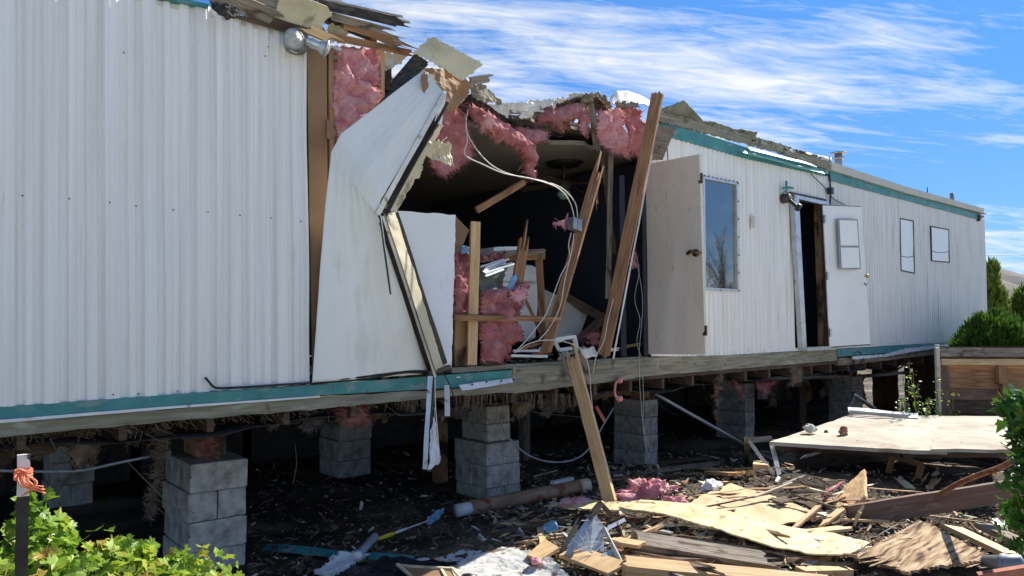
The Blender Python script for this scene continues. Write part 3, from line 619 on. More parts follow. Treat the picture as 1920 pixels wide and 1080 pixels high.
# twin flood lamp at the corner of the left wall
fl = empty('flood_lamp', W(570,80,-.08), 'old twin flood lamp under the torn eave of the left wall', 'flood lamp')
c = W(551,71,-.10)
mb = MB(); mb.tube([W(556,78,-.03), W(556,78,-.075)], .085, 20); mb.build('mounting_plate', 'grey_metal', fl)
def bulb(c, d, r):
    mb = MB(); d = d.normalized(); mb.tube([c-d*.13, c-d*.10, c-d*.05, c-d*.0], [.03]*6+[.035+.0*i for i in range(6)]+[r*.62,r*.7,r*.8,r*.88,r*.94,r*.98,r], 20); 
    o = mb.build('lamp_head', 'alu', fl); 
    mb = MB(); a = d.orthogonal().normalized(); b = d.cross(a); n = 20; vs = [c+d*.022]
    for k in range(3):
        rr = r*(.4,.8,.97)[k]; vs += [c+d*(.018,.01,.001)[k]+(a*math.cos(t*2*math.pi/n)+b*math.sin(t*2*math.pi/n))*rr for t in range(n)]
    fs = [(0, 1+t, 1+(t+1)%n) for t in range(n)]+[(1+k*n+t, 1+(k+1)*n+t, 1+(k+1)*n+(t+1)%n, 1+k*n+(t+1)%n) for k in range(2) for t in range(n)]
    mb.add(vs, fs, 0, True); mb.build('lens', 'lens', o)
    mb = MB(); mb.tube([c+(a*math.cos(t*.3491)+b*math.sin(t*.3491))*r*1.0 for t in range(19)], .006, 6); mb.tube([c+d*.012+(a*math.cos(t*.3491)+b*math.sin(t*.3491))*r*.55 for t in range(19)], .0025, 5); mb.build('rim', 'grey_metal', o)
bulb(W(551,73,-.15), V((-.1,-1,-.05)), .062); bulb(W(612,92,-.20), V((.85,-.45,-.35)), .055)
mb = MB(); mb.tube(pxl((560,76,-.08),(578,80,-.12),(596,84,-.16)), .014, 8); mb.tube(pxl((543,92,-.05),(556,99,-.07),(568,94,-.05),(572,84,-.06)), .007, 6); mb.build('arm', 'alu', fl)
# vent pipe and small stacks on the roof
vt = W(1572,296,.6)
mb = MB(); mb.tube([vt-V((0,0,.22)), vt+V((0,0,.06))], .055, 14); mb.tube([vt+V((0,0,.06)), vt+V((0,0,.075))], .12, 16); mb.tube([vt-V((.0,0,.02)), vt+V((0,0,.0))], .085, 14); mb.build('roof_vent', 'grey_metal', home)
vt = W(1785,370,.8); mb = MB(); mb.tube([vt-V((0,0,.25)), vt+V((0,0,.08))], .04, 10); mb.build('roof_vent', 'grey_metal', home)
vt = W(1739,362,.6); mb = MB(); mb.tube([vt-V((0,0,.25)), vt+V((0,0,.10))], .010, 6); mb.build('roof_vent', 'dark_metal', home)
vt = W(1554,300,.6); mb = MB(); mb.tube([vt-V((0,0,.2)), vt+V((0,0,.03))], .04, 10); mb.build('roof_vent', 'grey_metal', home)

# ------------------------------------------------------------------ torn eave, upper left
def bp(name, a, b, w, t, m, **k): return plank(name, W(*a), W(*b), w, t, m, parent=home, **k)
bp('eave_board', (398,-14,-.08), (520,36,-.08), .11, .03, 'grey_wood', s=(0,.06), roll=10)
bp('eave_board', (452,-2,-.06), (612,50,-.06), .16, .03, 'grey_wood', s=(.03,.05), roll=-5)
bp('eave_board', (440,22,-.05), (560,58,-.05), .07, .04, 'dark_wood', s=(.1,.12))
bp('eave_board', (520,8,-.10), (612,42,-.10), .20, .02, 'cream_sheet', s=(0,.03), roll=8)
bp('eave_board', (570,52,-.12), (632,78,-.14), .06, .03, 'fresh_wood', s=(.05,.08), roll=-20)
bp('eave_board', (610,66,-.02), (772,100,-.02), .05, .04, 'wood', s=(0,.04))
quad('torn_lining', [(612,40,.0),(655,60,.0),(650,82,.0),(612,80,.0)], 'cream_sheet', thick=-.01, disp=.05, fr=9, n=10, rag=.02, seed=21)
bp('eave_board', (620,30,-.06), (742,62,-.10), .05, .04, 'grey_wood', s=(.02,.12))
bp('eave_board', (640,44,-.04), (770,84,-.08), .06, .05, 'wood', s=(.02,.16), nw=7)
bp('eave_board', (690,56,-.05), (762,92,-.07), .07, .04, 'grey_wood', s=(.05,.12), nw=7)
bp('eave_board', (612,34,.02), (700,70,.02), .07, .05, 'dark_wood')
bp('roof_edge', (540,-6,-.08), (757,45,-.12), .06, .05, 'tar', s=(.02,.10), nw=7, warp=.01)
bp('roof_edge', (560,-2,-.04), (756,36,-.10), .05, .03, 'tar', s=(.02,.10), nw=7, warp=.01, roll=30)
bp('roof_edge', (600,6,.0), (744,34,-.04), .03, .02, 'roof_metal', s=(.05,.05))
bp('roof_edge', (520,-22,.0), (640,8,.0), .10, .03, 'roof_metal', s=(.02,.05), warp=.01)
bp('eave_block', (701,62,.01), (701,80,.01), .04, .04, 'wood')
mb = loft(pxl((722,94,.05),(735,98,.05),(768,100,.0)), pxl((700,140,.1),(740,125,.1),(752,118,.05)), 16, 8, thick=.01, disp=.02, rag=.01); mb.build('roof_cover', 'roof_metal', home)
mb = loft(pxl((708,118,.12),(735,112,.12)), pxl((700,196,.2),(720,205,.2)), 10, 8, thick=.01, disp=.05, rag=.02); mb.build('torn_lining', 'tar', home)
# crumpled black cover at the end of the teal trim
mb = loft(pxl((392,2,-.12),(420,8,-.16),(446,18,-.14)), pxl((400,14,-.12),(424,38,-.15),(440,34,-.14)), 14, 8, thick=.02, disp=.04, fr=14, rag=.01, seed=9); mb.build('torn_felt', 'tar', home)
for x_, y_, l_ in ((458,26,8),(485,34,6),(515,40,16),(519,42,10),(430,12,8),(545,52,9)):
    strip('nail', (x_,y_,-.03), (x_+1,y_+l_,-.03), .006, 'dark_metal', .006)
# ------------------------------------------------------------------ torn roof edge over the breach
bp('roof_splinter', (876,153,-.25), (921,146,-.30), .06, .03, 'grey_wood', s=(.03,.04))
mb = loft(pxl((878,158,-.2),(905,156,-.2),(925,180,-.15),(940,192,-.1)), pxl((885,182,-.2),(905,192,-.2),(925,192,-.15),(938,196,-.1)), 24, 8, thick=.01, disp=.03, fr=8, rag=.015, seed=3); mb.build('roof_edge', 'grey_wood', home)
mb = loft(pxl((868,172,.0),(900,185,.0),(935,205,.0),(985,232,.0)), pxl((860,195,.1),(900,220,.1),(940,240,.1),(985,250,.1)), 40, 10, thick=.01, disp=.04, fr=8, rag=.03, seed=5); mb.build('torn_felt', 'tar', home)
for i, (a, b, c, d) in enumerate([((915,196,-.12),(960,192,-.14),(955,222,-.10),(925,205,-.10)), ((938,192,-.06),(1010,190,-.06),(1020,210,-.04),(965,212,-.02)),
      ((990,188,-.05),(1040,186,-.05),(1035,198,-.05),(1000,208,-.02)), ((980,208,-.08),(1000,203,-.10),(1000,222,-.08),(975,222,-.06)),
      ((1030,190,-.03),(1042,188,-.05),(1042,202,-.05),(1038,205,-.03)), ((1040,186,-.02),(1100,172,-.04),(1100,182,.0),(1045,196,.04))]):
    mb = loft([W(*a), W(*d)], [W(*b), W(*c)], 8, 16, thick=.004, disp=.03, fr=9, rag=.012, seed=30+i); mb.build('roof_cover', 'roof_metal', home)
mb = loft(pxl((1030,190,.02),(1060,184,.02),(1100,176,.02),(1145,190,.02)), pxl((1035,214,.1),(1065,210,.1),(1100,200,.1),(1145,205,.1)), 50, 10, thick=.03, disp=.06, fr=12, rag=.03, seed=8); mb.build('roof_edge', 'dark_wood', home)
mb = loft(pxl((1085,196,-.05),(1096,178,-.08),(1115,171,-.10),(1135,178,-.08),(1146,200,-.05)), pxl((1095,204,.0),(1104,188,-.02),(1115,182,-.03),(1128,186,-.02),(1136,204,.0)), 40, 8, thick=.02, disp=.05, fr=14, rag=.02, seed=9); mb.build('roof_edge', 'grey_wood', home)
mb = loft(pxl((1142,184,-.06),(1155,172,-.06),(1175,171,-.06),(1205,182,-.04),(1238,200,.0)), pxl((1148,196,-.1),(1160,196,-.1),(1180,196,-.1),(1205,196,-.1),(1235,208,-.05)), 40, 10, thick=.006, disp=.006, fr=3, rag=.006, seed=10, smooth=True); mb.build('roof_cover', 'roof_metal', home)
mb = loft(pxl((1150,190,-.11),(1175,190,-.11),(1195,194,-.11)), pxl((1155,200,-.1),(1175,204,-.1),(1195,202,-.1)), 20, 4, thick=.02, disp=.04, fr=16, rag=.02, seed=11); mb.build('roof_edge', 'grey_wood', home)
bp('roof_splinter', (900,205,.05), (1090,215,.12), .05, .03, 'grey_wood', s=(.1,.1)); bp('roof_splinter', (965,222,.0), (1040,205,.0), .04, .02, 'dark_wood', s=(.1,.1))
# crumpled felt standing up on the right-hand eave
mb = loft(pxl((1238,202,-.05),(1256,196,-.08),(1282,187,-.14),(1300,205,-.12),(1318,226,-.05),(1345,232,-.1),(1385,243,-.05),(1421,246,-.12)),
          pxl((1240,214,.0),(1262,216,.0),(1290,224,.0),(1305,232,.0),(1325,240,.0),(1350,248,.0),(1390,257,.0),(1412,259,.0)), 90, 10, thick=.006, disp=.03, fr=5, rag=.01, seed=14, smooth=True); mb.build('roof_felt', 'roof_felt', home)
for i in range(26):
    t = random.random(); a = (1400+150*t, 262+38*t); h_ = random.uniform(2, 8)
    bp('roof_splinter', (a[0],a[1]-h_*.5,-.04+random.uniform(-.03,.03)), (a[0]+random.uniform(8,22), a[1]+random.uniform(0,6),-.03), .02+.02*random.random(), .01, random.choice(['grey_wood','tar','roof_metal','mossy_wood']), s=(.02,.02), roll=random.uniform(-60,60))

# ------------------------------------------------------------------ pink insulation
G_IN = 'torn pieces of pink insulation'
def wl_(nm, A, B, label, **k): return wool('insulation_batt', pxl(*A), pxl(*B), label, group=G_IN, **k)
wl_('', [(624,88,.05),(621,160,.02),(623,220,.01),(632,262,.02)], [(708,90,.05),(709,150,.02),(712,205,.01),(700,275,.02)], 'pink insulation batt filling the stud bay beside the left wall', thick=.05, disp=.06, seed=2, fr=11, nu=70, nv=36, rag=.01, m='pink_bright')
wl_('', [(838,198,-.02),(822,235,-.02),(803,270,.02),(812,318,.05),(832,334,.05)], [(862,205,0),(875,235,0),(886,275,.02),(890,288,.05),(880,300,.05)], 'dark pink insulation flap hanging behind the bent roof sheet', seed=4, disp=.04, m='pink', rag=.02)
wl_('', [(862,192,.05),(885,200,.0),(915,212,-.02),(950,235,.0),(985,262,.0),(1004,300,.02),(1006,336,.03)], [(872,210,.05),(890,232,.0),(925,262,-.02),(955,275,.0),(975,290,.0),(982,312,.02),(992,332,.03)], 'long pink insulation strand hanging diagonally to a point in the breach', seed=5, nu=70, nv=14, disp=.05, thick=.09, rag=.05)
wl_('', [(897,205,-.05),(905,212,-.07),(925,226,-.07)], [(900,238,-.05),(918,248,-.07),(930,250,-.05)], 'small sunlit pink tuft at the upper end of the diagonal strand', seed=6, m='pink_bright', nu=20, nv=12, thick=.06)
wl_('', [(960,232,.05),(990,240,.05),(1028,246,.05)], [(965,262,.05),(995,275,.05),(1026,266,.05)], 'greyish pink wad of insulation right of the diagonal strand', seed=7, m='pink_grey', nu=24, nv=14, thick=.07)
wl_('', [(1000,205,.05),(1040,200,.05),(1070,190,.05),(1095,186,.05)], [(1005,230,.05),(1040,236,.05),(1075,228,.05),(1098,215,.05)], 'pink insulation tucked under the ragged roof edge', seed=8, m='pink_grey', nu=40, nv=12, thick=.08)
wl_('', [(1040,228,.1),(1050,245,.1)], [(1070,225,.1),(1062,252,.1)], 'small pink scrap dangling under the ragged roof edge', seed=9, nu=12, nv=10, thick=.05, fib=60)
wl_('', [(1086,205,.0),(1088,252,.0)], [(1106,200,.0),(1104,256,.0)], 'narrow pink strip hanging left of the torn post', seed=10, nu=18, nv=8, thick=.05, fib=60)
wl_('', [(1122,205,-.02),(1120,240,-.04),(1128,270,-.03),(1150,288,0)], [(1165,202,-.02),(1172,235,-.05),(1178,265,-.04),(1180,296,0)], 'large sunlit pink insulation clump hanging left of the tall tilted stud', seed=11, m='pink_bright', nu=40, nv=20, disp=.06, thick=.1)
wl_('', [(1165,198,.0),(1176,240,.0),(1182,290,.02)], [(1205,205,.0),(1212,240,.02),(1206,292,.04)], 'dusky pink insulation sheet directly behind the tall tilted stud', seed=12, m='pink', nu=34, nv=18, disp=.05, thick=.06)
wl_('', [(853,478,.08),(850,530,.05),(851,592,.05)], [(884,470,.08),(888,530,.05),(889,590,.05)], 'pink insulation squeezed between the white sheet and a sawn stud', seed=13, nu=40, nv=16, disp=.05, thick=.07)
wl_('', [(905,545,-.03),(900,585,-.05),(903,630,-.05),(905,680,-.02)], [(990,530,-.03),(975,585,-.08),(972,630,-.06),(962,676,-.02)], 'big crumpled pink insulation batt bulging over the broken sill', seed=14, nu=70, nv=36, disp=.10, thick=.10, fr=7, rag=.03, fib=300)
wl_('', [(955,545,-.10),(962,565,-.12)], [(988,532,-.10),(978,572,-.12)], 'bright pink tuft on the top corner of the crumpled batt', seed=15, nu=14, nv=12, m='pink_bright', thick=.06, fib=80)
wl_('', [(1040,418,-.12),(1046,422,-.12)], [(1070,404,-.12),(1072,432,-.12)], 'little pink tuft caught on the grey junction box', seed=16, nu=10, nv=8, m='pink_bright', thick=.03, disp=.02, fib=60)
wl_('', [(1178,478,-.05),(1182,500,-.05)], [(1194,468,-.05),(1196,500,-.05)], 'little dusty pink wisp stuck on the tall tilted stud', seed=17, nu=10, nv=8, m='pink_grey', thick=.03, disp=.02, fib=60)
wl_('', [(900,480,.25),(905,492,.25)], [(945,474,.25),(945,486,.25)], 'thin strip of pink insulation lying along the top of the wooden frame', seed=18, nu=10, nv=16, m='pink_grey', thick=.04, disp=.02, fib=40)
G_UN = 'insulation hanging beneath the floor'
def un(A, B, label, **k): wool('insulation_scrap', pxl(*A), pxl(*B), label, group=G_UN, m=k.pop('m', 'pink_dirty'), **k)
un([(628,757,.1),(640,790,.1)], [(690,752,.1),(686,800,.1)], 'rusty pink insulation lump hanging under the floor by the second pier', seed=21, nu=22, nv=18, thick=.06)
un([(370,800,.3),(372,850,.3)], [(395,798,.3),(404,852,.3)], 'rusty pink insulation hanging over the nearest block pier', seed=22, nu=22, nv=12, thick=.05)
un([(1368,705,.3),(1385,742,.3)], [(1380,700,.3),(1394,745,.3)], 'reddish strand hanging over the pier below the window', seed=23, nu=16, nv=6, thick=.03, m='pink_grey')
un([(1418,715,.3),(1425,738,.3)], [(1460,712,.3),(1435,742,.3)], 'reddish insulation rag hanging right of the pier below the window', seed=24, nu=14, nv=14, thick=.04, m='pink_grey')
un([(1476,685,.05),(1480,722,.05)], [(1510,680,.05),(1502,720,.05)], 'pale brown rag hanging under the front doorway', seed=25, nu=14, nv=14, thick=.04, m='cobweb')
un([(283,800,.25),(292,880,.25),(280,965,.25)], [(318,795,.25),(302,880,.25),(284,965,.25)], 'long grey cobwebby strand hanging left of the nearest pier', seed=26, nu=50, nv=8, thick=.02, disp=.03, m='cobweb')
un([(1342,700,.05),(1342,790,.05)], [(1354,698,.05),(1346,792,.05)], 'frayed grey strand hanging left of the pier below the window', seed=27, nu=30, nv=4, thick=.01, m='cobweb')
# dusty roots, webs and shreds below the rim board: one uncountable mass
mb = MB(); rnd = random.Random(5)
for i in range(2200):
    t = rnd.random()**1.3; px = -10+t*1750
    py = interp([(0,812),(300,785),(600,760),(850,738),(960,730),(1215,704),(1570,676),(1750,658)], px)
    if px > 700 and px < 780: continue
    p = W(px, py-2, rnd.uniform(.03, .5)); l_ = abs(rnd.gauss(0, .05))+.01; 
    if rnd.random() < .04: l_ *= 4
    q = [p]; 
    for k in range(4): q.append(q[-1]+V((rnd.gauss(0,.35)*l_, rnd.gauss(0,.3)*l_, -l_*.4*rnd.random())))
    for a, b in zip(q, q[1:]):
        wv = V((.0022, 0, .001)); mb.add([a-wv, a+wv, b+wv, b-wv], [(0,1,2,3)])
tag(mb.build('shredded_underlay', 'cobweb'), 'tangle of dusty shreds and roots along the underside of the home', 'shreds', None, 'stuff')
mb = MB()
for i in range(260):
    px = rnd.choice([rnd.gauss(895,30), rnd.gauss(780,25), rnd.gauss(1020,40)]); p = W(px, 738, rnd.uniform(-.02,.2)); l_ = rnd.uniform(.02,.14)
    wv = V((.003,0,0)); b = p+V((rnd.gauss(0,.02), 0, -l_)); mb.add([p-wv, p+wv, b+wv*.4, b-wv*.4], [(0,1,2,3)])
tag(mb.build('shredded_underlay', 'cobweb'), 'fringe of hanging shreds over the middle block pier', 'shreds', None, 'stuff')

# ------------------------------------------------------------------ loose lumber in the breach
G_ST = 'broken studs standing in the breach'
def lum(a, b, w, t, m, label, roll=0, s=(0,.05), **k): return plank('wall_stud', W(*a), W(*b), w, t, m, label, 'lumber', roll=roll, s=s, group=G_ST, **k)
T = lum((1131,668,-.10), (1234,174,-.42), .105, .04, 'wood', 'tallest stud, tilted right from the sill up past the roof edge', roll=-18, s=(.02,.02), nw=6)
strip('white_edge', (1150,672,-.15), (1222,290,-.36), .014, 'white_paint', .012, parent=T)  # narrow white strip along the right edge of the stud
lum((1022,664,-.10), (1124,310,-.22), .085, .035, 'wood', 'leaning stud with the junction box, split at its top', roll=-25, s=(.03,.22), nw=7)
lum((884,684,-.02), (891,416,-.02), .075, .038, 'fresh_wood', 'upright sawn stud beside the white sheet', roll=18, s=(0,.0))
lum((952,646,.03), (984,440,.03), .085, .045, 'wood', 'broken stud behind the crumpled batt, its top in splinters', roll=20, s=(.05,.22), nw=8)
lum((888,585,-.02), (1050,600,-.14), .035, .04, 'wood', 'short level rail nailed across the broken studs', s=(.01,.01)) if 0 else plank('cross_rail', W(850,595,-.05), W(1050,598,-.15), .04, .04, 'wood', 'level wooden rail across the broken studs', 'lumber', roll=15, s=(.01,.02))
lum((1140,560,.25), (1146,250,.20), .05, .03, 'grey_wood', 'thin grey stud standing deep in the breach, second from the right', roll=0)
lum((1152,480,.35), (1120,215,.20), .045, .03, 'dark_wood', 'dark thin stud crossing the thin grey stud', roll=0, s=(.05,.1))
lum((1110,470,.3), (1160,440,.3), .02, .02, 'dark_wood', 'thin stick crossing behind the tilted stud') if 0 else None
plank('hanging_board', W(893,394,.25), W(985,340,.25), .055, .03, 'wood', 'short board hanging diagonally under the ceiling', 'lumber', roll=20, s=(0,.03))
plank('splinter', W(1118,310,-.2), W(1120,392,-.2), .018, .01, 'grey_wood', 'thin splinter dangling from the top of the leaning stud', 'splinter', s=(.02,.06))
plank('torn_post', W(1106,190,.0), W(1122,290,.05), .06, .04, 'grey_wood', 'torn grey post end hanging under the roof arch', 'lumber', s=(.03,.12), nw=7)
# ribbed dark sheet left of the green eave
o = loft(pxl((1235,235,-.10),(1222,300,-.08)), pxl((1267,238,-.10),(1242,300,-.08)), 14, 36, thick=.003, fn=lambda u, v, p, n: p+n*.008*math.sin(v*38)).build('ribbed_scrap', 'grey_wood')
tag(o, 'dark ribbed metal scrap hanging beside the green eave trim', 'metal scrap')
plank('splinter', W(1250,262,-.2), W(1253,320,-.2), .014, .01, 'grey_wood', 'thin splinter hanging above the beige door', 'splinter', s=(.02,.03))
# interior: appliance, frame, boards
T = empty('door_frame', W(960,560,.5), 'wooden door frame standing behind the broken studs', 'door frame')
strip('jamb', (1010,478,.45), (1020,640,.45), .06, 'wood', .04, parent=T, roll=20); strip('jamb', (924,500,.5), (925,560,.5), .05, 'wood', .04, parent=T)
strip('head', (898,485,.5), (1020,480,.45), .055, 'wood', .04, parent=T, roll=15); strip('head', (925,477,.4), (1020,472,.4), .05, 'grey_wood', .03, parent=T, roll=30)
strip('brace', (975,540,.4), (1013,622,.4), .03, 'wood', .02, parent=T)
A = W(934,494,.62); B = W(1008,498,.62); C = W(1002,640,.62); D = W(920,640,.62)
def rounded(a, b, c, d, th, m, name, parent, r=.18):
    mb = MB(); P = []
    def q(u, v): return (a.lerp(b, u)).lerp(d.lerp(c, u), v)
    for cu, cv, a0 in ((r, r*.5, 180), (1-r, r*.5, 270), (1-r, 1-r*.5, 0), (r, 1-r*.5, 90)):
        for k in range(6): an = R(a0+k*18); P.append(q(cu+r*math.cos(an), cv+r*.5*math.sin(an)))
    n = len(P); off = V((0, th, 0)); mb.add(P+[p+off for p in P], [list(range(n)), [n+i for i in range(n)][::-1]]+[(i, n+i, n+(i+1)%n, (i+1)%n) for i in range(n)]); return mb.build(name, m, parent)
T = empty('refrigerator', W(965,640,.8), 'white refrigerator standing behind the broken studs', 'refrigerator')
rounded(A, B, C, D, .5, 'white_paint', 'cabinet', T)
quad('freezer_door', [(936,497,.60),(1006,501,.60),(1008,528,.60),(934,526,.60)], 'white_paint', parent=T, thick=-.02, n=6)
quad('fridge_door', [(934,530,.60),(1008,532,.60),(1001,634,.60),(922,634,.60)], 'white_paint', parent=T, thick=-.02, n=6)
tag(rounded(W(926,463,.4), W(972,462,.4), W(972,478,.4), W(926,478,.4), .25, 'cover', 'white_box', None), 'small white box resting on the wooden door frame', 'box')
tag(quad('hardboard_panel', [(852,405,.2),(878,432,.2),(862,470,.2),(850,478,.2)], 'hardboard', parent=None), 'brown hardboard corner showing behind the white sheet', 'board')
tag(quad('stained_panel', [(851,602,.06),(890,600,.06),(887,686,.06),(848,684,.06)], 'stained_board', parent=None, thick=-.02, n=14), 'brown water-stained panel below the level rail', 'board')
tag(quad('counter_top', [(1020,545,.9),(1102,585,.7),(1082,640,.5),(1010,640,.6)], 'cream_panel', parent=None, thick=-.02), 'tilted beige panel lying behind the leaning stud', 'panel')
plank('dark_board', W(1060,555,.8), W(1128,595,.5), .08, .04, 'dark_wood', 'dark board along the upper edge of the tilted beige panel', 'lumber')
plank('dark_board', W(1085,640,.4), W(1135,592,.5), .09, .02, 'dark_wood', 'dark board leaning between the two tilted studs', 'lumber')
plank('dark_board', W(1090,625,.5), W(1200,640,.9), .05, .03, 'wood', 'brown stick lying level behind the tallest stud', 'lumber')
T = empty('picture_frame', W(1060,645,.1), 'small white plastic frame lying by the foot of the leaning stud', 'frame')
for a, b in (((1040,637,.1),(1078,631,.1)), ((1078,631,.1),(1083,652,.1)), ((1083,652,.1),(1048,656,.1)), ((1048,656,.1),(1040,637,.1))): strip('frame_bar', a, b, .03, 'white_paint', .02, parent=T)
wl_('', [(1100,622,.3),(1105,645,.3)], [(1122,618,.3),(1125,650,.3)], 'pinkish wad on the floor between the tilted studs', seed=31, m='pink_grey', nu=12, nv=10, thick=.05, fib=50)
T = empty('ceiling_fan', G(1057,306,3.34), 'dark ceiling fan deep inside the breach', 'ceiling fan'); c = G(1057,306,3.34)
mb = MB(); mb.tube([c+V((0,0,.01)), c-V((0,0,.03))], .20, 28, taper=.8); mb.build('canopy', 'black_frame', T)
mb = MB(); mb.tube([c-V((0,0,.03)), c-V((0,0,.20))], .02, 8); mb.tube([c-V((0,0,.20)), c-V((0,0,.30))], .09, 14, taper=.7); mb.build('motor', 'dark_metal', T)
for k in range(4):
    d = V((math.cos(k*1.571+.4), math.sin(k*1.571+.4), 0)); plank('blade', c-V((0,0,.22))+d*.1, c-V((0,0,.24))+d*.5, .1, .008, 'dark_wood', parent=T, n=V((0,0,1)), roll=12)
mb = MB(); mb.tube([c-V((0,0,.28)), c-V((0,0,.33)), c-V((0,0,.38))], [.05+.004*i for i in range(7)]+[.07-.008*i for i in range(6)], 12); mb.build('lamp_shade', 'pale_teal', T)
# floor clutter in the breach
mb = MB(); rnd = random.Random(9)
for i in range(420):
    p = V((rnd.uniform(XL+.5, X0-.1), rnd.uniform(.0, 1.6)**1.0, 1.24+rnd.uniform(0,.05))); a = rnd.uniform(0, 6.3); l_ = rnd.uniform(.02,.14); M = Matrix.Translation(p) @ Matrix.Rotation(a, 4, 'Z') @ Matrix.Rotation(rnd.gauss(0,.3), 4, 'Y')
    mb.box((-l_,-.01-.01*rnd.random(),-.004), (l_,.012+.015*rnd.random(),.006), rnd.choice([0,0,1,2]), M)
tag(mb.build('floor_litter', ['chips','dark_chips','white_bits']), 'splinters and plaster crumbs strewn on the exposed floor', 'litter', None, 'stuff')
# wires
def wire(name, pts, r, m, label, world=False):
    mb = MB(); mb.tube(pts if world else pxl(*pts), r*.72, 5); return tag(mb.build(name, m), label, 'wire')
wire('electric_cable', [(878,205,-.02),(874,240,-.06),(892,278,-.1),(925,312,-.15),(968,330,-.18),(1020,340,-.18),(1055,354,-.18),(1078,380,-.17),(1083,408,-.16)], .007, 'white_wire', 'upper white cable looping down to the grey junction box')
wire('electric_cable', [(872,215,-.02),(876,262,-.08),(872,290,-.12),(905,308,-.16),(945,325,-.2),(1000,336,-.2),(1045,352,-.2),(1068,378,-.19),(1077,410,-.18)], .007, 'white_wire', 'lower white cable looping beside its twin to the grey junction box')
T = empty('junction_box', W(1078,420,-.2), 'grey metal junction box fixed on the leaning stud', 'junction box')
p = W(1078,421,-.20); M = facing(p, V((.95,.1,-.12)), V((-.4,-1,.1))); mb = MB(); mb.box((-.06,-.05,-.03), (.06,.05,.03), 0, M); mb.build('box', 'grey_metal', T)
mb = MB(); mb.box((.0,-.044,.03), (.054,.044,.034), 0, M); mb.build('cover', 'pipe_grey', T)
wire('electric_cable', [(1071,436,-.2),(1066,460,-.2),(1068,485,-.18),(1052,515,-.18),(1035,560,-.2),(1020,595,-.2),(985,640,-.2),(965,660,-.15)], .006, 'white_wire', 'white cable running from the junction box down left to the batt')
wire('electric_cable', [(1076,438,-.2),(1072,470,-.2),(1060,520,-.2),(1050,575,-.2),(1030,615,-.2),(1008,640,-.2)], .006, 'white_wire', 'white cable stapled down the leaning stud')
wire('electric_cable', [(965,662,-.15),(990,645,-.2),(1020,638,-.25),(1055,640,-.25),(1090,655,-.25),(1104,690,-.25),(1108,740,-.25),(1112,775,-.25)], .006, 'white_wire', 'white cable sagging over the sill along the fallen plank')
wire('electric_cable', [(1150,560,-.2),(1140,600,-.2),(1132,640,-.2),(1118,668,-.2),(1112,700,-.22)], .005, 'white_wire', 'white cable at the foot of the tallest stud')
wire('thin_wire', [(1192,470,-.02),(1198,510,-.02),(1190,560,-.02),(1200,600,-.02),(1194,640,-.02),(1202,668,-.02)], .003, 'white_wire', 'thin pale wire dangling beside the beige door')
wire('thin_wire', [(1196,500,-.03),(1205,570,-.03),(1198,680,-.03),(1206,800,-.03),(1215,850,-.03),(1240,885,-.05)], .003, 'white_wire', 'long thin pale wire hanging down to the ground right of the third pier')
wire('thin_wire', [(1205,702,-.03),(1207,760,-.03),(1206,800,-.03),(1222,845,-.03)], .003, 'white_wire', 'thin pale wire hanging before the third pier')
wire('thin_wire', [(553,830,.5),(556,870,.5),(550,905,.5)], .004, 'cobweb', 'thin grey string hanging in the dark crawl space')
wire('hose', [(938,785,.4),(950,815,.4),(985,850,.4),(1030,866,.4),(1075,862,.4),(1105,840,.4),(1135,790,.4),(1150,765,.4)], .012, 'pipe_grey', 'grey hose sagging in a loop between the second and third piers')
wire('hose', [(-10,882,.3),(60,884,.3),(150,882,.3),(230,866,.3),(320,848,.3)], .012, 'pipe_grey', 'grey pipe sagging in the dark left of the nearest pier')
T = empty('telephone_handset', W(1157,732,-.06), 'pink telephone handset hanging below the sill', 'telephone handset')
mb = MB(); mb.tube(pxl((1160,712,-.06),(1154,720,-.06),(1153,738,-.06),(1159,750,-.06)), [.017,.016,.014,.012,.011,.011,.011,.011,.011,.011,.011,.011,.011,.012,.013,.014,.016,.018,.02], 10); mb.build('grip', 'pink_plastic', T)
for a, b in (((1158,713,-.06),(1165,713,-.07)), ((1157,749,-.06),(1165,747,-.07))):
    mb = MB(); mb.tube(pxl(a, b), .028, 12); mb.build('earpiece' if a[1] < 730 else 'mouthpiece', 'pink_plastic', T)
plank('pipe_stub', W(1118,762,.1), W(1134,790,.1), .03, .02, 'rust', 'short rusty pipe stub under the floor', 'pipe')

# ------------------------------------------------------------------ block piers
def block(lo, hi, label, ang=0.0, piv=None, grp='concrete blocks of the piers'):
    c = (V(lo)+V(hi))/2; h = (V(hi)-V(lo))/2-V((.002,.002,.0025)); b = .006; rnd = random.Random(int(c.x*977+c.z*131+c.y*53))
    vs = []
    for sx in (-1,1):
        for sy in (-1,1):
            for sz in (-1,1):
                for k in range(3):
                    q = V((sx*h.x, sy*h.y, sz*h.z)); q[k] -= (sx,sy,sz)[k]*0; 
                    for j in range(3):
                        if j != k: q[j] -= (sx,sy,sz)[j]*b*rnd.uniform(.5,1.8)
                    vs.append(q)
    import bmesh
    bm = bmesh.new(); [bm.verts.new(v) for v in vs]; bmesh.ops.convex_hull(bm, input=bm.verts)
    bmesh.ops.dissolve_limit(bm, angle_limit=.02, verts=bm.verts, edges=bm.edges)
    me = bpy.data.meshes.new('concrete_block'); bm.to_mesh(me); bm.free(); me.materials.append(MATS['block'])
    o = bpy.data.objects.new('concrete_block', me); sc.collection.objects.link(o); o.location = c; o.rotation_euler = (rnd.gauss(0,.004), rnd.gauss(0,.004), ang+rnd.gauss(0,.012))
    tag(o, label, 'concrete block', grp)
ORD = ['lowest', 'second', 'third', 'fourth', 'fifth', 'sixth']
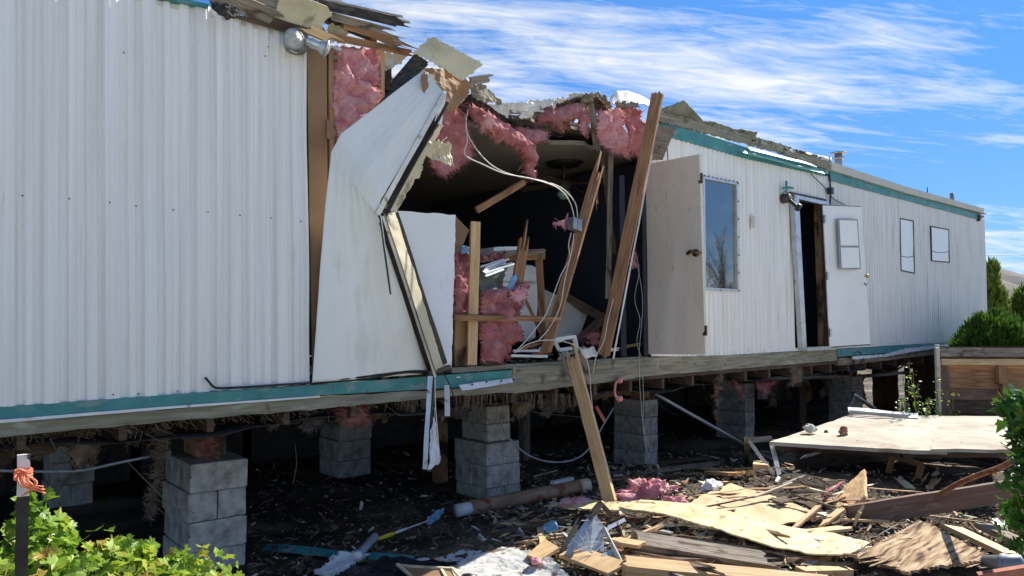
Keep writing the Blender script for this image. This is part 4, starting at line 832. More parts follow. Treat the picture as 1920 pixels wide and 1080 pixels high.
def pier(x0, x1, y0, y1, n, name, z0=-.06, H=.2, top_ang=0, flip=0, z1=None):
    dpth = (y1-y0)
    for k in range(n):
        a = z0+k*H; b = a+H; o_ = ORD[k] if k < n-1 else 'topmost'
        ja = random.gauss(0,.006)
        if (k+flip)%2 == 1:
            block((x0+ja,y0,a), (x1+ja,y0+dpth*.45,b), f'front block of the {o_} course in the {name}')
            block((x0+ja,y0+dpth*.45,a), (x1+ja,y1,b), f'rear block of the {o_} course in the {name}')
        else:
            m_ = (x0+x1)/2
            block((x0+ja,y0,a), (m_+ja,y1,b), f'left block of the {o_} course in the {name}')
            block((m_+ja,y0,a), (x1+ja,y1,b), f'right block of the {o_} course in the {name}')
pier(1.55, 1.94, .60, 1.20, 4, 'nearest pier', z0=-.05, H=.197, flip=0)
mb = MB(); mb.box((1.66,.80,.745), (1.86,1.1,.88)); tag(mb.build('shim', 'stained_board'), 'rusty wooden shim block on top of the nearest pier', 'shim')
pier(4.33, 4.74, .92, 1.44, 3, 'stepped pier', z0=-.10, H=.21, flip=0)
pier(4.37, 4.66, .98, 1.40, 2, 'upper part of the stepped pier', z0=.533, H=.17, flip=0)
mb = MB(); mb.box((4.45,1.02,.874), (4.6,1.2,.90)); tag(mb.build('shim', 'stained_board'), 'small reddish wood shim on top of the stepped pier', 'shim')
pier(6.66, 6.90, .97, 1.45, 4, 'slim pier with wires', z0=-.03, H=.20)
mb = MB(); mb.box((6.68,1.0,.775), (6.88,1.2,.88)); tag(mb.build('shim', 'stained_board'), 'reddish wood shim on the slim pier with the wires', 'shim')
pier(9.18, 9.42, 1.27, 1.75, 4, 'shaded pier below the window', z0=.0, H=.2)
pier(3.72, 4.10, 2.70, 3.20, 4, 'back pier beyond the hanging trim', z0=-.03, H=.21)
pier(1.15, 1.5, 3.3, 3.8, 4, 'dark back pier at far left', z0=-.03, H=.21)
pier(11.6, 11.95, .9, 1.3, 4, 'far pier behind the pipes', z0=0, H=.2)
def post(name, x, y, w, d, m, label, z0=-.05, z1=1.12, cat='post'):
    return plank(name, V((x,y,z0)), V((x,y,z1)), w, d, m, label, cat, n=V((0,-1,0)))
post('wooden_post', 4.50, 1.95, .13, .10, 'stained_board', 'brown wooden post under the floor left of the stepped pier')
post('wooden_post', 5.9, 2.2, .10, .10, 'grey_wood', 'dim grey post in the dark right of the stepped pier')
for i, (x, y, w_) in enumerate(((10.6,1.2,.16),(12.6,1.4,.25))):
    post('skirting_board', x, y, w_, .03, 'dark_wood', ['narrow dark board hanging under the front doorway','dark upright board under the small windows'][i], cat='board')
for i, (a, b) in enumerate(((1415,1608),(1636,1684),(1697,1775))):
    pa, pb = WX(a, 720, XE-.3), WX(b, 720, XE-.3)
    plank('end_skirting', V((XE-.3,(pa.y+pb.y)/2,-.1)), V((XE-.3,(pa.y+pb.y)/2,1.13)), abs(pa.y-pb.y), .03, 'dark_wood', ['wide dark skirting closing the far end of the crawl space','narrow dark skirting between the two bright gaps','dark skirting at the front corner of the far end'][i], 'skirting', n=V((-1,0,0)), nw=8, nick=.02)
rnd = random.Random(31)
JW = ['dark rag and wiring bundle','drooping black duct piece','dark hanging plywood flap','dusky torn vapour sheet','dark pipe elbow with rags','sagging dark insulation bag']
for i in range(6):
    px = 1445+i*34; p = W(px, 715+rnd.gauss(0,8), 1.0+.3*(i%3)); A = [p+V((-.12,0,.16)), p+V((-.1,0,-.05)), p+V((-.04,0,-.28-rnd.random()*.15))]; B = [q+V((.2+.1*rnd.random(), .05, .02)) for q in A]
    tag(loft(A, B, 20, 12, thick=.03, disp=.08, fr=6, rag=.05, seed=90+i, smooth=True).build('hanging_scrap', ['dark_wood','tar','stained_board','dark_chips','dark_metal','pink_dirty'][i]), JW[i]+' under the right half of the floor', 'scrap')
# pipes and struts under the right half
def pipe(a, b, r, m, label, name='drain_pipe'): 
    mb = MB(); mb.tube([a, b], r, 12, smooth_path=False); return tag(mb.build(name, m), label, 'pipe')
pipe(W(1380,708,.9), W(1590,706,.9), .035, 'pipe_grey', 'long grey drain pipe slung level under the doorway')
pipe(W(1610,706,1.2), W(1705,698,1.2), .03, 'pipe_grey', 'short grey drain pipe slung behind the diagonal strut')
pipe(W(1600,738,.4), W(1640,767,.3), .03, 'alu', 'pale diagonal strut under the doorway', 'strut')
pipe(W(1604,735,.4), W(1590,770,.4), .022, 'grey_metal', 'short steep strut beside the diagonal one', 'strut')
pipe(W(1228,738,.2), W(1452,866,-.2), .018, 'grey_metal', 'long grey rod sloping from the slim pier down to the debris', 'rod')
for i, (a, b) in enumerate((((1560,672),(1600,700)), ((1575,668),(1612,690)))):
    mb = MB(); c = W(1608,672,-.03); pts = [c+V((.14*math.cos(t*.9+i), -.02*i, .09*math.sin(t*.9+i)-.05*i)) for t in range(8)]; mb.tube(pts, .006, 5); tag(mb.build('loose_cable', 'black_wire'), ['dark cable coiled under the white front door', 'second dark cable loop twisted with the coil under the front door'][i], 'cable')
wire('hose', [(1638,672,.2),(1645,688,.2),(1665,698,.2),(1690,688,.2),(1700,672,.2)], .02, 'dark_metal', 'dark hose looping under the far end of the teal trim')
wire('hose', [(1560,690,.4),(1575,712,.4),(1600,700,.4),(1605,685,.4)], .01, 'rust', 'reddish wire bent under the doorway')

# ------------------------------------------------------------------ deck panel, fence, right edge
def slab(name, pts, th, m, label, cat, n=20, nv=14, disp=.006, rag=0, parent=None, fr=3, seed=0, disp2=0, smooth=False, fn=None, **k):
    """pts: world corners a b c d going round, seen from above"""
    a, b, c, d = pts
    up = (b-a).cross(d-a).z
    if up < 0: A, B = [a, b], [d, c]; s_ = -1
    else: A, B = [a, b], [d, c]; s_ = 1
    o = loft(A, B, n, nv, thick=th*s_, disp=disp, fr=fr, rag=rag, seed=seed, disp2=disp2, smooth=smooth, fn=fn).build(name, m, parent); return tag(o, label, cat)
Z = .56
slab('weathered_panel', [G(1443,829,Z), G(1776,846,Z-.01), G(1760,779,Z+.02), G(1592,779,Z+.02)], .035, 'deck_skin', 'big weathered white deck panel propped in front of the doorway', 'panel', n=40, nv=30, disp=.01, seed=3)
slab('weathered_panel', [G(1745,842,Z+.01), G(1898,842,Z+.015), G(1885,781,Z+.03), G(1762,780,Z+.025)], .03, 'deck_skin', 'second white panel on the right-hand end of the deck', 'panel', n=20, nv=20, disp=.008, seed=4)
for i, (a, b, lab) in enumerate((((1455,836),(1775,853),'dark front joist under the big deck panel'), ((1700,850),(1905,850),'dark joist under the right-hand deck panel'))):
    plank('deck_joist', G(a[0],a[1],Z-.09)+V((.04,.06,0)), G(b[0],b[1],Z-.09)+V((.04,.06,0)), .10, .04, 'dark_wood', lab, 'lumber', n=V((-.6,-.8,0)))
mb = MB()
pA, pB = G(1560,846,Z-.05), G(1930,852,Z-.05)
plank('deck_light_block', V((8.8,-2.9,.2)), V((10.2,-1.0,.2)), .62, .03, 'dark_wood', 'dark board added to block light at the right end under the deck', 'board', n=V((-1,0,0)))  # both boards are added to block light and darken the space below
plank('deck_light_block', V((6.9,-.75,.2)), V((9.9,-.85,.2)), .5, .03, 'dark_wood', 'dark back board added to block light under the deck', 'board', n=V((0,-1,0)))
# stones and crumbs on the panel
def rock(name, p, r, m, label, cat='stone', seed=0, sq=(1,1,.7)):
    mb = MB(); n = 12; vs = []; fs = []
    for i in range(n+1):
        for j in range(n*2):
            th = math.pi*i/n; ph = math.pi*j/n; d = V((math.sin(th)*math.cos(ph), math.sin(th)*math.sin(ph), math.cos(th)))
            k = 1+.35*noise.fractal(d*1.3+V((seed*3.1,0,0)), 1, 2, 4); vs.append(V((d.x*sq[0], d.y*sq[1], d.z*sq[2]))*r*k)
    for i in range(n):
        for j in range(n*2): a = i*n*2+j; b = i*n*2+(j+1)%(n*2); fs.append((a, a+n*2, b+n*2, b))
    mb.add([p+v for v in vs], fs, 0, False); return tag(mb.build(name, m), label, cat)
rock('plaster_lump', G(1519,803,Z+.06), .06, 'plaster_white', 'whitish lump lying on the left part of the deck panel', 'lump', 1)
rock('plaster_lump', G(1582,806,Z+.06), .035, 'pink_dirty', 'upper brown crumb of the stacked pair on the deck panel', 'lump', 2, (1,1,1))
rock('plaster_lump', G(1581,812,Z+.03), .04, 'rotten_ply', 'lower brown crumb of the stacked pair on the deck panel', 'lump', 3)
rock('plaster_lump', G(1549,809,Z+.02), .02, 'dark_chips', 'small dark crumb left of the stacked pair', 'lump', 4)
T = empty('metal_gutter', G(1655,773,Z+.06), 'bent grey gutter length lying behind the deck panel', 'gutter')
plank('channel', G(1590,769,Z+.08), G(1722,779,Z+.05), .09, .012, 'alu', parent=T, n=V((-.3,-.5,.9)), warp=.012); plank('lip', G(1592,773,Z+.07), G(1700,780,Z+.05), .02, .04, 'grey_metal', parent=T, n=V((0,0,1)))
plank('thin_bar', G(1570,771,Z+.05), G(1600,776,Z+.05), .03, .01, 'alu', 'short pale bar at the left end of the bent gutter', 'metal bar')
# props below the left corner of the deck
plank('prop', GH(1452,892,.0), G(1404,826,Z-.02), .035, .03, 'alu', 'long pale strut leaning under the left corner of the deck panel', 'strut')
plank('prop', GH(1462,893,.0), G(1447,832,Z-.04), .04, .025, 'alu', 'short steep strut under the left corner of the deck panel', 'strut')
plank('prop', G(1400,826,Z-.02), G(1446,822,Z), .05, .05, 'grey_wood', 'grey rail end left of the deck panel', 'lumber')
plank('prop', GH(1400,872,.0), G(1400,824,Z-.02), .05, .05, 'grey_wood', 'short grey post left of the deck panel', 'lumber')
for i, (a, b) in enumerate((((1485,843),(1530,838)), ((1500,860),(1560,840)))):
    A = [G(a[0],a[1],.42), G((a[0]+b[0])/2,(a[1]+b[1])/2+3,.38), G(b[0],b[1],.44)]; B = [p+V((.05,-.03,.03)) for p in A]
    tag(loft(A, B, 16, 3, thick=.004, disp=.01).build('bent_trim', 'white_metal'), ['upper curl of white trim under the deck panel', 'lower curl of white trim under the deck panel'][i], 'metal trim')
wire('orange_cord', [(1548,843,-1.0),(1575,850,-1.0),(1610,846,-1.0)], .01, 'rust', 'reddish cord under the deck panel') if 0 else None
# window-like wooden frame lying in the shade
T = empty('square_frame', GH(1690,905,.1), 'square wooden frame leaning in the shade under the deck', 'frame')
fp = [AT(1660,912,7.2), AT(1674,854,7.2), AT(1728,872,7.0), AT(1716,912,7.0)]
for a, b in ((0,1),(1,2),(2,3)): plank('frame_bar', fp[a], fp[b], .055, .04, 'wood', parent=T, n=CAM-fp[a]+V((0,0,1)))
plank('frame_bar', fp[0], AT(1682,915,7.1), .05, .04, 'wood', parent=T)
# fence: retaining box of rough boards
fo = V((9.3, -1.42, .58))
fence = empty('plank_wall', AT(1765,800,9.3), 'rough brown plank wall behind the deck panel, half in shade', 'plank wall')
def fp_(px, py, k=0): return AT(px, py, 9.3+k)
FN = V((-fx.x, -fx.y, .05))
def fb(a, b, w_, t_, m, k=0, roll=0, **kw): return plank(kw.pop('name','wall_plank'), fp_(*a, k), fp_(*b, k), w_, t_, m, parent=fence, n=FN, roll=roll, **kw)
fb((1762,660),(2150,662), .11, .05, 'grey_wood', 0); fb((1764,679),(2150,682), .075, .06, 'fresh_wood', -.04, roll=-12)
fb((1766,697),(2150,700), .15, .05, 'wood', .05); fb((1768,716),(2150,724), .15, .05, 'wood', .06, roll=4)
fb((1770,737),(2150,746), .15, .05, 'beam_wood', .07); fb((1772,760),(2150,770), .17, .05, 'dark_wood', .09)
fb((1876,684),(1878,718), .11, .09, 'wood', -.02, name='support_block'); fb((1884,712),(1886,740), .10, .06, 'wood', .0, name='support_block')
fb((1768,682),(1772,778), .12, .06, 'beam_wood', .03, name='wall_post')
fb((1757,652),(1760,780), .045, .045, 'fence_pale' if 0 else 'cream_panel', -.05, name='corner_post', nw=3)
fb((1768,730),(2300,730), 1.1, .03, 'dark_wood', .25, name='backing', nick=0)
rock('tie_knot', fp_(1757,648,-.08), .025, 'white_bits', 'small pale knot on top of the pale corner post', 'knot', 3)

# ------------------------------------------------------------------ rubble on the ground
D = lambda px, py, dz=.02: GH(px, py, dz)
def gslab(name, pts, m, label, cat, th=.012, **k):
    return slab(name, [D(*p) for p in pts], th, m, label, cat, **k)
def gplank(name, a, b, w_, t_, m, label, cat='lumber', roll=0, n=V((0,0,1)), **k):
    return plank(name, D(*a), D(*b), w_, t_, m, label, cat, roll=roll, n=n, **k)
P0 = [D(1150,952,.10), D(1070,655,.0)]
pt = W(1070,655,-.12); pb = D(1145,945,.06)
plank('fallen_plank', pb, pt, .10, .038, 'fresh_wood', 'long pale plank leaning from the rubble up to the broken sill', 'lumber', roll=-28, s=(.02,.12), nw=7)
plank('fallen_plank', W(1075,650,-.04), W(1105,700,-.05), .07, .04, 'grey_wood', 'short grey broken stub behind the top of the leaning plank', 'lumber', s=(.08,.02))
plank('splinter', W(1050,660,-.05), W(1078,720,-.08), .03, .02, 'grey_wood', 'splinter hanging off the sill left of the leaning plank', 'splinter', s=(.04,.1))
# long curved pale plywood
def bend(amt): return lambda u, v, p, n: p+V((0,0,1))*amt*math.sin(math.pi*u)*(1 if amt else 0)
A = [D(1160,950,.12), D(1245,963,.13), D(1335,988,.12), D(1440,1022,.11), D(1520,1037,.11), D(1590,1040,.13)]
B = [D(1200,936,.12), D(1300,944,.13), D(1400,966,.12), D(1480,988,.10), D(1565,1000,.10), D(1634,1018,.13)]
tag(loft(A, B, 70, 14, thick=.010, disp=.006, rag=.008, seed=41).build('plywood_sheet', 'plywood'), 'long curved pale yellow plywood sheet lying in the sun', 'plywood')
A = [D(1020,948,.10), D(1080,952,.12), D(1150,958,.10), D(1245,962,.08)]; B = [D(1040,942,.10), D(1090,938,.12), D(1150,940,.12), D(1225,940,.12)]
tag(loft(A, B, 40, 10, thick=.010, disp=.01, rag=.015, seed=42).build('plywood_sheet', 'plywood'), 'pointed pale plywood piece at the foot of the leaning plank', 'plywood')
gslab('plywood_sheet', [(1290,942,.07),(1455,985,.06),(1545,965,.07),(1370,906,.07)], 'tan_ply', 'broad tan plywood sheet with a dark hole lying behind the curved sheet', 'plywood', n=40, nv=20, disp=.02, rag=.01, seed=43)
gslab('plywood_hole', [(1440,935,.088),(1462,943,.088),(1490,940,.088),(1470,930,.088)], 'dark_wood', 'dark splintered patch torn into the tan sheet', 'wood scrap', n=10, nv=6, rag=.02, seed=44)
gslab('dark_underlay', [(1300,948,.0),(1470,1002,.0),(1560,975,.0),(1545,955,.0)], 'dark_chips', 'dark splintered layer under the tan sheet', 'wood scrap', n=30, nv=10, rag=.03, disp=.03, seed=45)
gplank('long_stick', (1325,950,.09), (1448,925,.09), .012, .01, 'dark_wood', 'thin dark stick lying over the tan sheet'); gplank('long_stick', (1412,932,.10), (1485,905,.16), .016, .012, 'cream_sheet', 'thin pale stick standing off the tan sheet')
gplank('long_stick', (1490,928,.12), (1560,950,.12), .018, .012, 'dark_wood', 'dark stick between the tan sheet and the upright board', s=(.05,.05))
# board standing on edge
q = [D(1545,982,.06), D(1565,990,.0), D(1627,930,.10), D(1625,886,.40), D(1610,892,.42), D(1562,944,.16)]
A = [D(1562,985,.03), D(1580,975,.03), D(1628,930,.06)]; 
A = [AT(1550,958,5.95), AT(1585,920,6.12), AT(1624,885,6.25)]; B = [AT(1575,992,5.6), AT(1600,965,5.68), AT(1627,934,5.75)]
tag(loft(A, B, 24, 8, thick=.03, rag=.01, seed=46, disp=.005).build('standing_board', 'fresh_wood'), 'pale board standing on edge in the middle of the rubble', 'lumber')
gplank('splinter', (1540,985,.04), (1580,955,.08), .05, .02, 'fresh_wood', 'pale splintered scrap at the foot of the standing board', 'splinter', s=(.08,.03))
gplank('splinter', (1500,912,.10), (1548,925,.12), .03, .02, 'cream_sheet', 'pale torn strip behind the standing board', 'splinter', s=(.1,.06)); gplank('splinter', (1540,928,.1), (1580,905,.14), .03, .015, 'pink_grey', 'pinkish torn strip left of the standing board', 'splinter', s=(.08,.1))
# long dark beam
o = plank('beam', AT(1590,968,5.55), AT(1925,915,5.7), .155, .05, 'beam_wood', 'long dark red-brown beam lying across the right-hand rubble', 'lumber', n=V((-.5,-1,.12)), warp=.006)
# rotten plywood stack
for i, (pts, lab) in enumerate((([(1600,1050,.10),(1700,1078,.10),(1870,1055,.12),(1720,978,.14)], 'top sheet of the rotten flaking plywood pile at bottom right'),
                              ([(1590,1062,.04),(1700,1095,.02),(1880,1072,.06),(1730,990,.08)], 'dark lower sheet of the rotten plywood pile at bottom right'))):
    gslab('rotten_plywood', pts, ('rotten_ply','dark_chips')[i], lab, 'plywood', n=60, nv=50, disp=.03, fr=5, rag=.03, disp2=.015, fr2=30 if 0 else 0, seed=50+i, th=.03) if 0 else tag(loft([D(*pts[0]), D(*pts[3])], [D(*pts[1]), D(*pts[2])], 70, 50, thick=.02, disp=.016, fr=2.2, rag=.035, seed=50+i).build('rotten_plywood', ('rotten_ply','dark_chips')[i]), lab, 'plywood')
gslab('plywood_sheet', [(1740,985,.16),(1800,1008,.15),(1860,990,.10),(1790,968,.12)], 'rotten_ply', 'tan upper corner of the rotten pile', 'plywood', n=24, nv=14, disp=.01, rag=.02, seed=54) if 0 else None
gplank('short_board', (1775,985,.12), (1895,1042,.12), .13, .035, 'fresh_wood', 'pale board pointing to the bottom right corner', roll=-8)
gplank('short_board', (1842,985,.10), (1960,1040,.12), .12, .04, 'grey_wood', 'grey board beside the pale one at the right edge', roll=-5)
gplank('short_board', (1515,998,.06), (1590,990,.06), .09, .02, 'fresh_wood', 'small pale board right of the curved plywood tip', s=(.01,.06))
# front beams
gplank('timber', (1190,1015,.10), (1440,1055,.06), .12, .07, 'grey_wood', 'dark timber with litter on top under the curved plywood', n=V((-.2,-.5,1)), s=(.03,.06))
gplank('timber', (1170,1062,.10), (1560,1100,.10), .09, .09, 'fresh_wood', 'long sunlit timber along the bottom edge of the photo', n=V((-.2,-.4,1)), s=(.02,.03)) 
gplank('timber', (1240,1050,.05), (1500,1048,.02), .13, .05, 'dark_wood', 'dark timber between the two front timbers', s=(.05,.08))
gplank('timber', (1480,1050,.05), (1560,1040,.06), .10, .03, 'rotten_ply', 'rotten stub below the tip of the curved plywood', s=(.06,.06)); gplank('timber', (1300,1018,.04), (1545,1045,.05), .11, .04, 'rotten_ply', 'long rotten splintered timber in the shade of the curved plywood', s=(.1,.12), nw=8, nick=.02)
gplank('timber', (1500,1072,.04), (1590,1070,.05), .10, .04, 'tan_ply', 'short tan board at the bottom edge right of the long timber')
gplank('timber', (1175,1020,.08), (1270,1030,.05), .10, .03, 'grey_wood', 'short grey timber under the broken glass frame', s=(.05,.1))
gplank('split_board', (1140,1010,.12), (1205,1022,.14), .10, .02, 'tan_ply', 'split tan board end right of the broken window frame', s=(.14,.01), nw=8)
# beige ply, broken glass
gslab('tan_board', [(1048,1040,.12),(1140,1075,.10),(1180,1055,.12),(1090,1018,.12)], 'tan_ply', 'flat tan board in front of the broken glass', 'board', th=.02, n=20, nv=14, seed=60)
gslab('tan_board', [(988,1040,.10),(1012,1050,.10),(1048,1026,.11),(1022,1010,.11)], 'tan_ply', 'small tan board corner left of the broken glass', 'board', th=.02, n=8, nv=8, seed=61)
T = empty('broken_window', D(1120,1030,.1), 'broken window with bent aluminium frame and cracked glass', 'window')
wa = [AT(1124,945,4.764), AT(1062,1045,4.579), AT(1175,1075,4.394), AT(1132,990,4.718)]
plank('frame_bar', wa[0], wa[1], .035, .02, 'alu', parent=T, roll=15); plank('frame_bar', AT(1128,942,4.773), AT(1106,968,4.699), .045, .03, 'dark_wood', parent=T, s=(.02,.05))
plank('frame_bar', AT(1086,975,4.810), AT(1050,1040,4.671), .03, .02, 'grey_wood', parent=T, s=(.05,.03)); plank('frame_bar', wa[3], wa[2], .022, .02, 'alu', parent=T, roll=20)
plank('frame_bar', AT(1124,942,4.810), AT(1146,966,4.856), .03, .02, 'dark_wood', parent=T); plank('frame_bar', AT(1146,966,4.856), AT(1134,992,4.810), .02, .015, 'dark_wood', parent=T); plank('frame_bar', AT(1135,992,4.810), AT(1170,975,4.949), .025, .015, 'alu', parent=T)
mb = MB(); gp = [AT(1112,958,4.736), AT(1132,985,4.736), AT(1133,1035,4.607), AT(1108,1042,4.579), AT(1066,1022,4.607)]; mb.add(gp+[p+V((.002,.006,0)) for p in gp], [(0,1,2,3,4),(9,8,7,6,5)]+[(i,5+i,5+(i+1)%5,(i+1)%5) for i in range(5)]); gl = mb.build('pane', 'clear_glass', T)
for i, (a, b) in enumerate((((1110,1038),(1085,1000)), ((1110,1038),(1128,1000)), ((1110,1038),(1098,990)), ((1110,1038),(1075,1012)), ((1090,976),(1105,975)), ((1110,1038),(1130,1022)))):
    k1, k2 = 4.55, 4.6; plank('crack', AT(*a, k1), AT(*b, k2), .004, .001, 'white_paint', parent=gl, warp=0)
mb = MB(); gp = [AT(1128,1040,4.533), AT(1150,1028,4.579), AT(1158,1055,4.486), AT(1135,1052,4.505)]; mb.add(gp+[p+V((0,.006,0)) for p in gp], [(0,1,2,3),(7,6,5,4)]+[(i,4+i,4+(i+1)%4,(i+1)%4) for i in range(4)]); tag(mb.build('glass_shard', 'clear_glass'), 'triangular glass shard below the broken window', 'glass shard')
# white plaster board, sunlit and shaded halves
A = [D(800,1085,.05), D(880,1052,.05), D(950,1030,.06)]; B = [D(1000,1160,.05), D(1080,1100,.06), D(1035,1048,.09)]
tag(loft(A, B, 50, 40, thick=.02, disp=.012, fr=5, rag=.03, seed=62).build('plaster_board', 'plaster_white'), 'crumbling white board at the bottom centre, half in sun', 'plasterboard')
gslab('grey_sheet', [(800,1052,.02),(870,1075,.02),(945,1040,.03),(870,1028,.02)], 'cover', 'grey board in the shade behind the crumbling white board', 'board', n=20, nv=14, disp=.01, rag=.02, seed=63)
rock('plaster_lump', D(1005,1052,.10), .035, 'pink_bright', 'small pink lump on the edge of the crumbling white board', 'lump', 9)
# black film and frame
A = [D(600,1095,.02), D(660,1052,.05), D(760,1045,.06), D(850,1052,.05), D(930,1070,.02)]; B = [D(640,1200,.02), D(720,1180,.05), D(800,1160,.06), D(900,1140,.05), D(1000,1120,.02)]
tag(loft(A, B, 60, 30, thick=.004, disp=.035, fr=6, rag=.01, seed=64, smooth=True).build('black_sheeting', 'black_film'), 'wrinkled black plastic sheeting at the bottom edge', 'sheeting')
T = empty('pale_frame', D(800,1070,.1), 'thin pale frame lying on the black sheeting', 'frame')
for a, b in (((745,1058),(850,1066)), ((850,1066),(870,1090)), ((745,1058),(775,1085)), ((828,1068),(840,1088))): plank('frame_bar', D(*a,.12), D(*b,.12), .018, .012, 'cream_sheet', parent=T, n=V((0,0,1)))
slab('frame_panel', [D(750,1061,.115), D(780,1095,.115), D(860,1095,.115), D(846,1068,.115)], .004, 'hardboard', None, None, parent=T)
gplank('teal_strip', (497,1026,.02), (800,1052,.02), .075, .008, 'teal', 'long teal metal trim strip lying on the dark soil', 'metal trim', n=V((-.1,-.7,1)), warp=.006)
gplank('white_strip', (780,1050,.03), (805,1056,.03), .08, .006, 'white_metal', 'white end piece beyond the teal trim strip', 'metal trim', n=V((-.1,-.7,1)))
A = [D(590,1075,.03), D(630,1052,.05), D(640,1036,.10), D(668,1035,.10)]; B = [D(612,1085,.03), D(650,1070,.04), D(668,1056,.05), D(692,1043,.05)]
tag(loft(A, B, 40, 14, thick=.03, disp=.02, fr=8, rag=.02, seed=65).build('foam_board', 'cover'), 'torn white foam board beside the grey tube', 'foam board')
T = empty('plastic_tube', D(680,1030,.1), 'grey plastic tube lying on the torn foam board', 'tube')
mb = MB(); a = D(668,1045,.10); b = D(703,1006,.12); mb.tube([a, b], .028, 14, smooth_path=False, cap=False); mb.tube([a, b], .022, 14, smooth_path=False, cap=False); mb.build('tube_body', 'pipe_grey', T)
mb = MB(); mb.tube([a.lerp(b,.0)-V((0,0,0)), a.lerp(b,.12)], .032, 14, smooth_path=False); mb.build('collar', 'cover', T)
T = empty('dish_brush', D(765,990,.06), 'yellow handled dusting brush with pale blue head', 'brush')
a = D(706,1012,.05); b = D(828,967,.07)
mb = MB(); mb.tube([a, a.lerp(b,.18), a.lerp(b,.27)], [.006,.010,.014,.016,.018,.018,.018,.017,.016,.015,.014,.013,.012], 8); mb.build('grip', 'yellow', T)
mb = MB(); mb.tube([a.lerp(b,.27), a.lerp(b,.44)], .011, 8, smooth_path=False); mb.build('sleeve', 'white_paint', T)
mb = MB(); mb.tube([a.lerp(b,.44), a.lerp(b,.82)], .005, 6, smooth_path=False); mb.build('rod', 'white_paint', T)
c0 = a.lerp(b,.78); c1 = b; sd_ = V((.03,-.02,.05))
mb = loft([c0-sd_*.4, c0.lerp(c1,.5)-sd_, c1-sd_*.6], [c0+sd_*.4, c0.lerp(c1,.5)+sd_, c1+sd_], 16, 10, thick=.02, disp=.02, fr=20, rag=.01, seed=66); mb.build('head', 'blue_cloth', T)
# big brown tube on the ground
T = empty('cardboard_tube', D(980,935,.06), 'long brown rusty pipe lying before the stepped pier', 'pipe')
a = D(855,958,.08); b = D(1100,910,.08)
mb = MB(); mb.tube([a.lerp(b,.10), b], .062, 18, smooth_path=False); mb.build('pipe_body', 'brown_pipe', T)
mb = MB(); mb.tube([a, a.lerp(b,.12)], .055, 16, smooth_path=False); mb.build('pipe_sleeve', 'cover', T)
mb = MB(); mb.tube([a.lerp(b,.93), a.lerp(b,1.01)], .066, 18, smooth_path=False); mb.build('end_band', 'cream_sheet', T)
gplank('white_bar', (1036,905,.14), (1072,897,.14), .05, .03, 'cover', 'small white bar lying behind the brown pipe', 'bar')
gplank('flat_stick', (1000,893,.05), (1045,882,.05), .012, .01, 'cream_sheet', 'thin pale stick in the shade beside the hose', 'stick')
gplank('shade_board', (930,1002,.05), (1050,975,.08), .06, .03, 'dark_wood', 'dark stick in the shade left of the broken window', 'stick', s=(.05,.05)); gplank('metal_rod', (940,976,.06), (1075,990,.10), .008, .008, 'alu', 'thin pale rod behind the broken window', 'rod')
gslab('blue_rag', [(1008,986,.05),(1025,1000,.06),(1048,996,.07),(1045,976,.12)], 'blue_cloth', 'pale blue rag on the dark soil', 'rag', n=14, nv=12, disp=.05, rag=.01, seed=68)
gslab('plaster_shard', [(895,1006,.03),(905,1016,.03),(912,1012,.03),(898,1000,.10)], 'white_bits', 'white triangular shard left of the dark stick', 'shard', n=4, nv=4)
gslab('plaster_shard', [(966,1000,.03),(980,1004,.03),(982,998,.06),(974,988,.12)], 'white_bits', 'upright white shard near the pale blue rag', 'shard', n=4, nv=4)
# bright insulation heap
c = W(1213,942,-.62)
def heap(name, c, rx_, ry_, rz_, m, label, seed, n=40, fib=900):
    mb = MB(); vs = []; fs = []
    for i in range(n+1):
        for j in range(n*2):
            th = math.pi*i/n; ph = math.pi*j/n; d = V((math.sin(th)*math.cos(ph), math.sin(th)*math.sin(ph), math.cos(th)))
            k = 1+.55*noise.fractal(d*1.6+V((seed,0,0)), 1, 2, 3)+.22*noise.fractal(d*6+V((seed,2,0)), .7, 2, 3)
            vs.append(c+rx*(d.x*rx_*k)+V((0,0,1))*max(-.02, d.z*rz_*k)+rx.cross(V((0,0,1)))*(d.y*ry_*k))
    for i in range(n):
        for j in range(n*2): a = i*n*2+j; b = i*n*2+(j+1)%(n*2); fs.append((a, a+n*2, b+n*2, b))
    mb.add(vs, fs, 0, True); rnd = random.Random(seed); hair(mb, [v for v in vs if v.z > c.z+.02], fib, .022, .002, rnd, 0, -.5)
    return tag(mb.build(name, m), label, 'insulation')
heap('insulation_heap', c, .25, .15, .15, 'pink_bright', 'bright pink insulation heap lying in the sun right of the leaning plank', 3)
heap('insulation_heap', D(1262,945,.05), .10, .06, .05, 'pink_bright', 'small pink insulation tail on the curved plywood', 5, n=20, fib=150)
heap('insulation_heap', D(1085,945,.10), .12, .05, .04, 'pink_bright', 'little pale pink fluff on the pointed plywood', 7, n=20, fib=150)
plank('splinter', AT(1212,925,6.0), AT(1214,886,6.0), .03, .02, 'pink_bright', None, None) if 0 else None
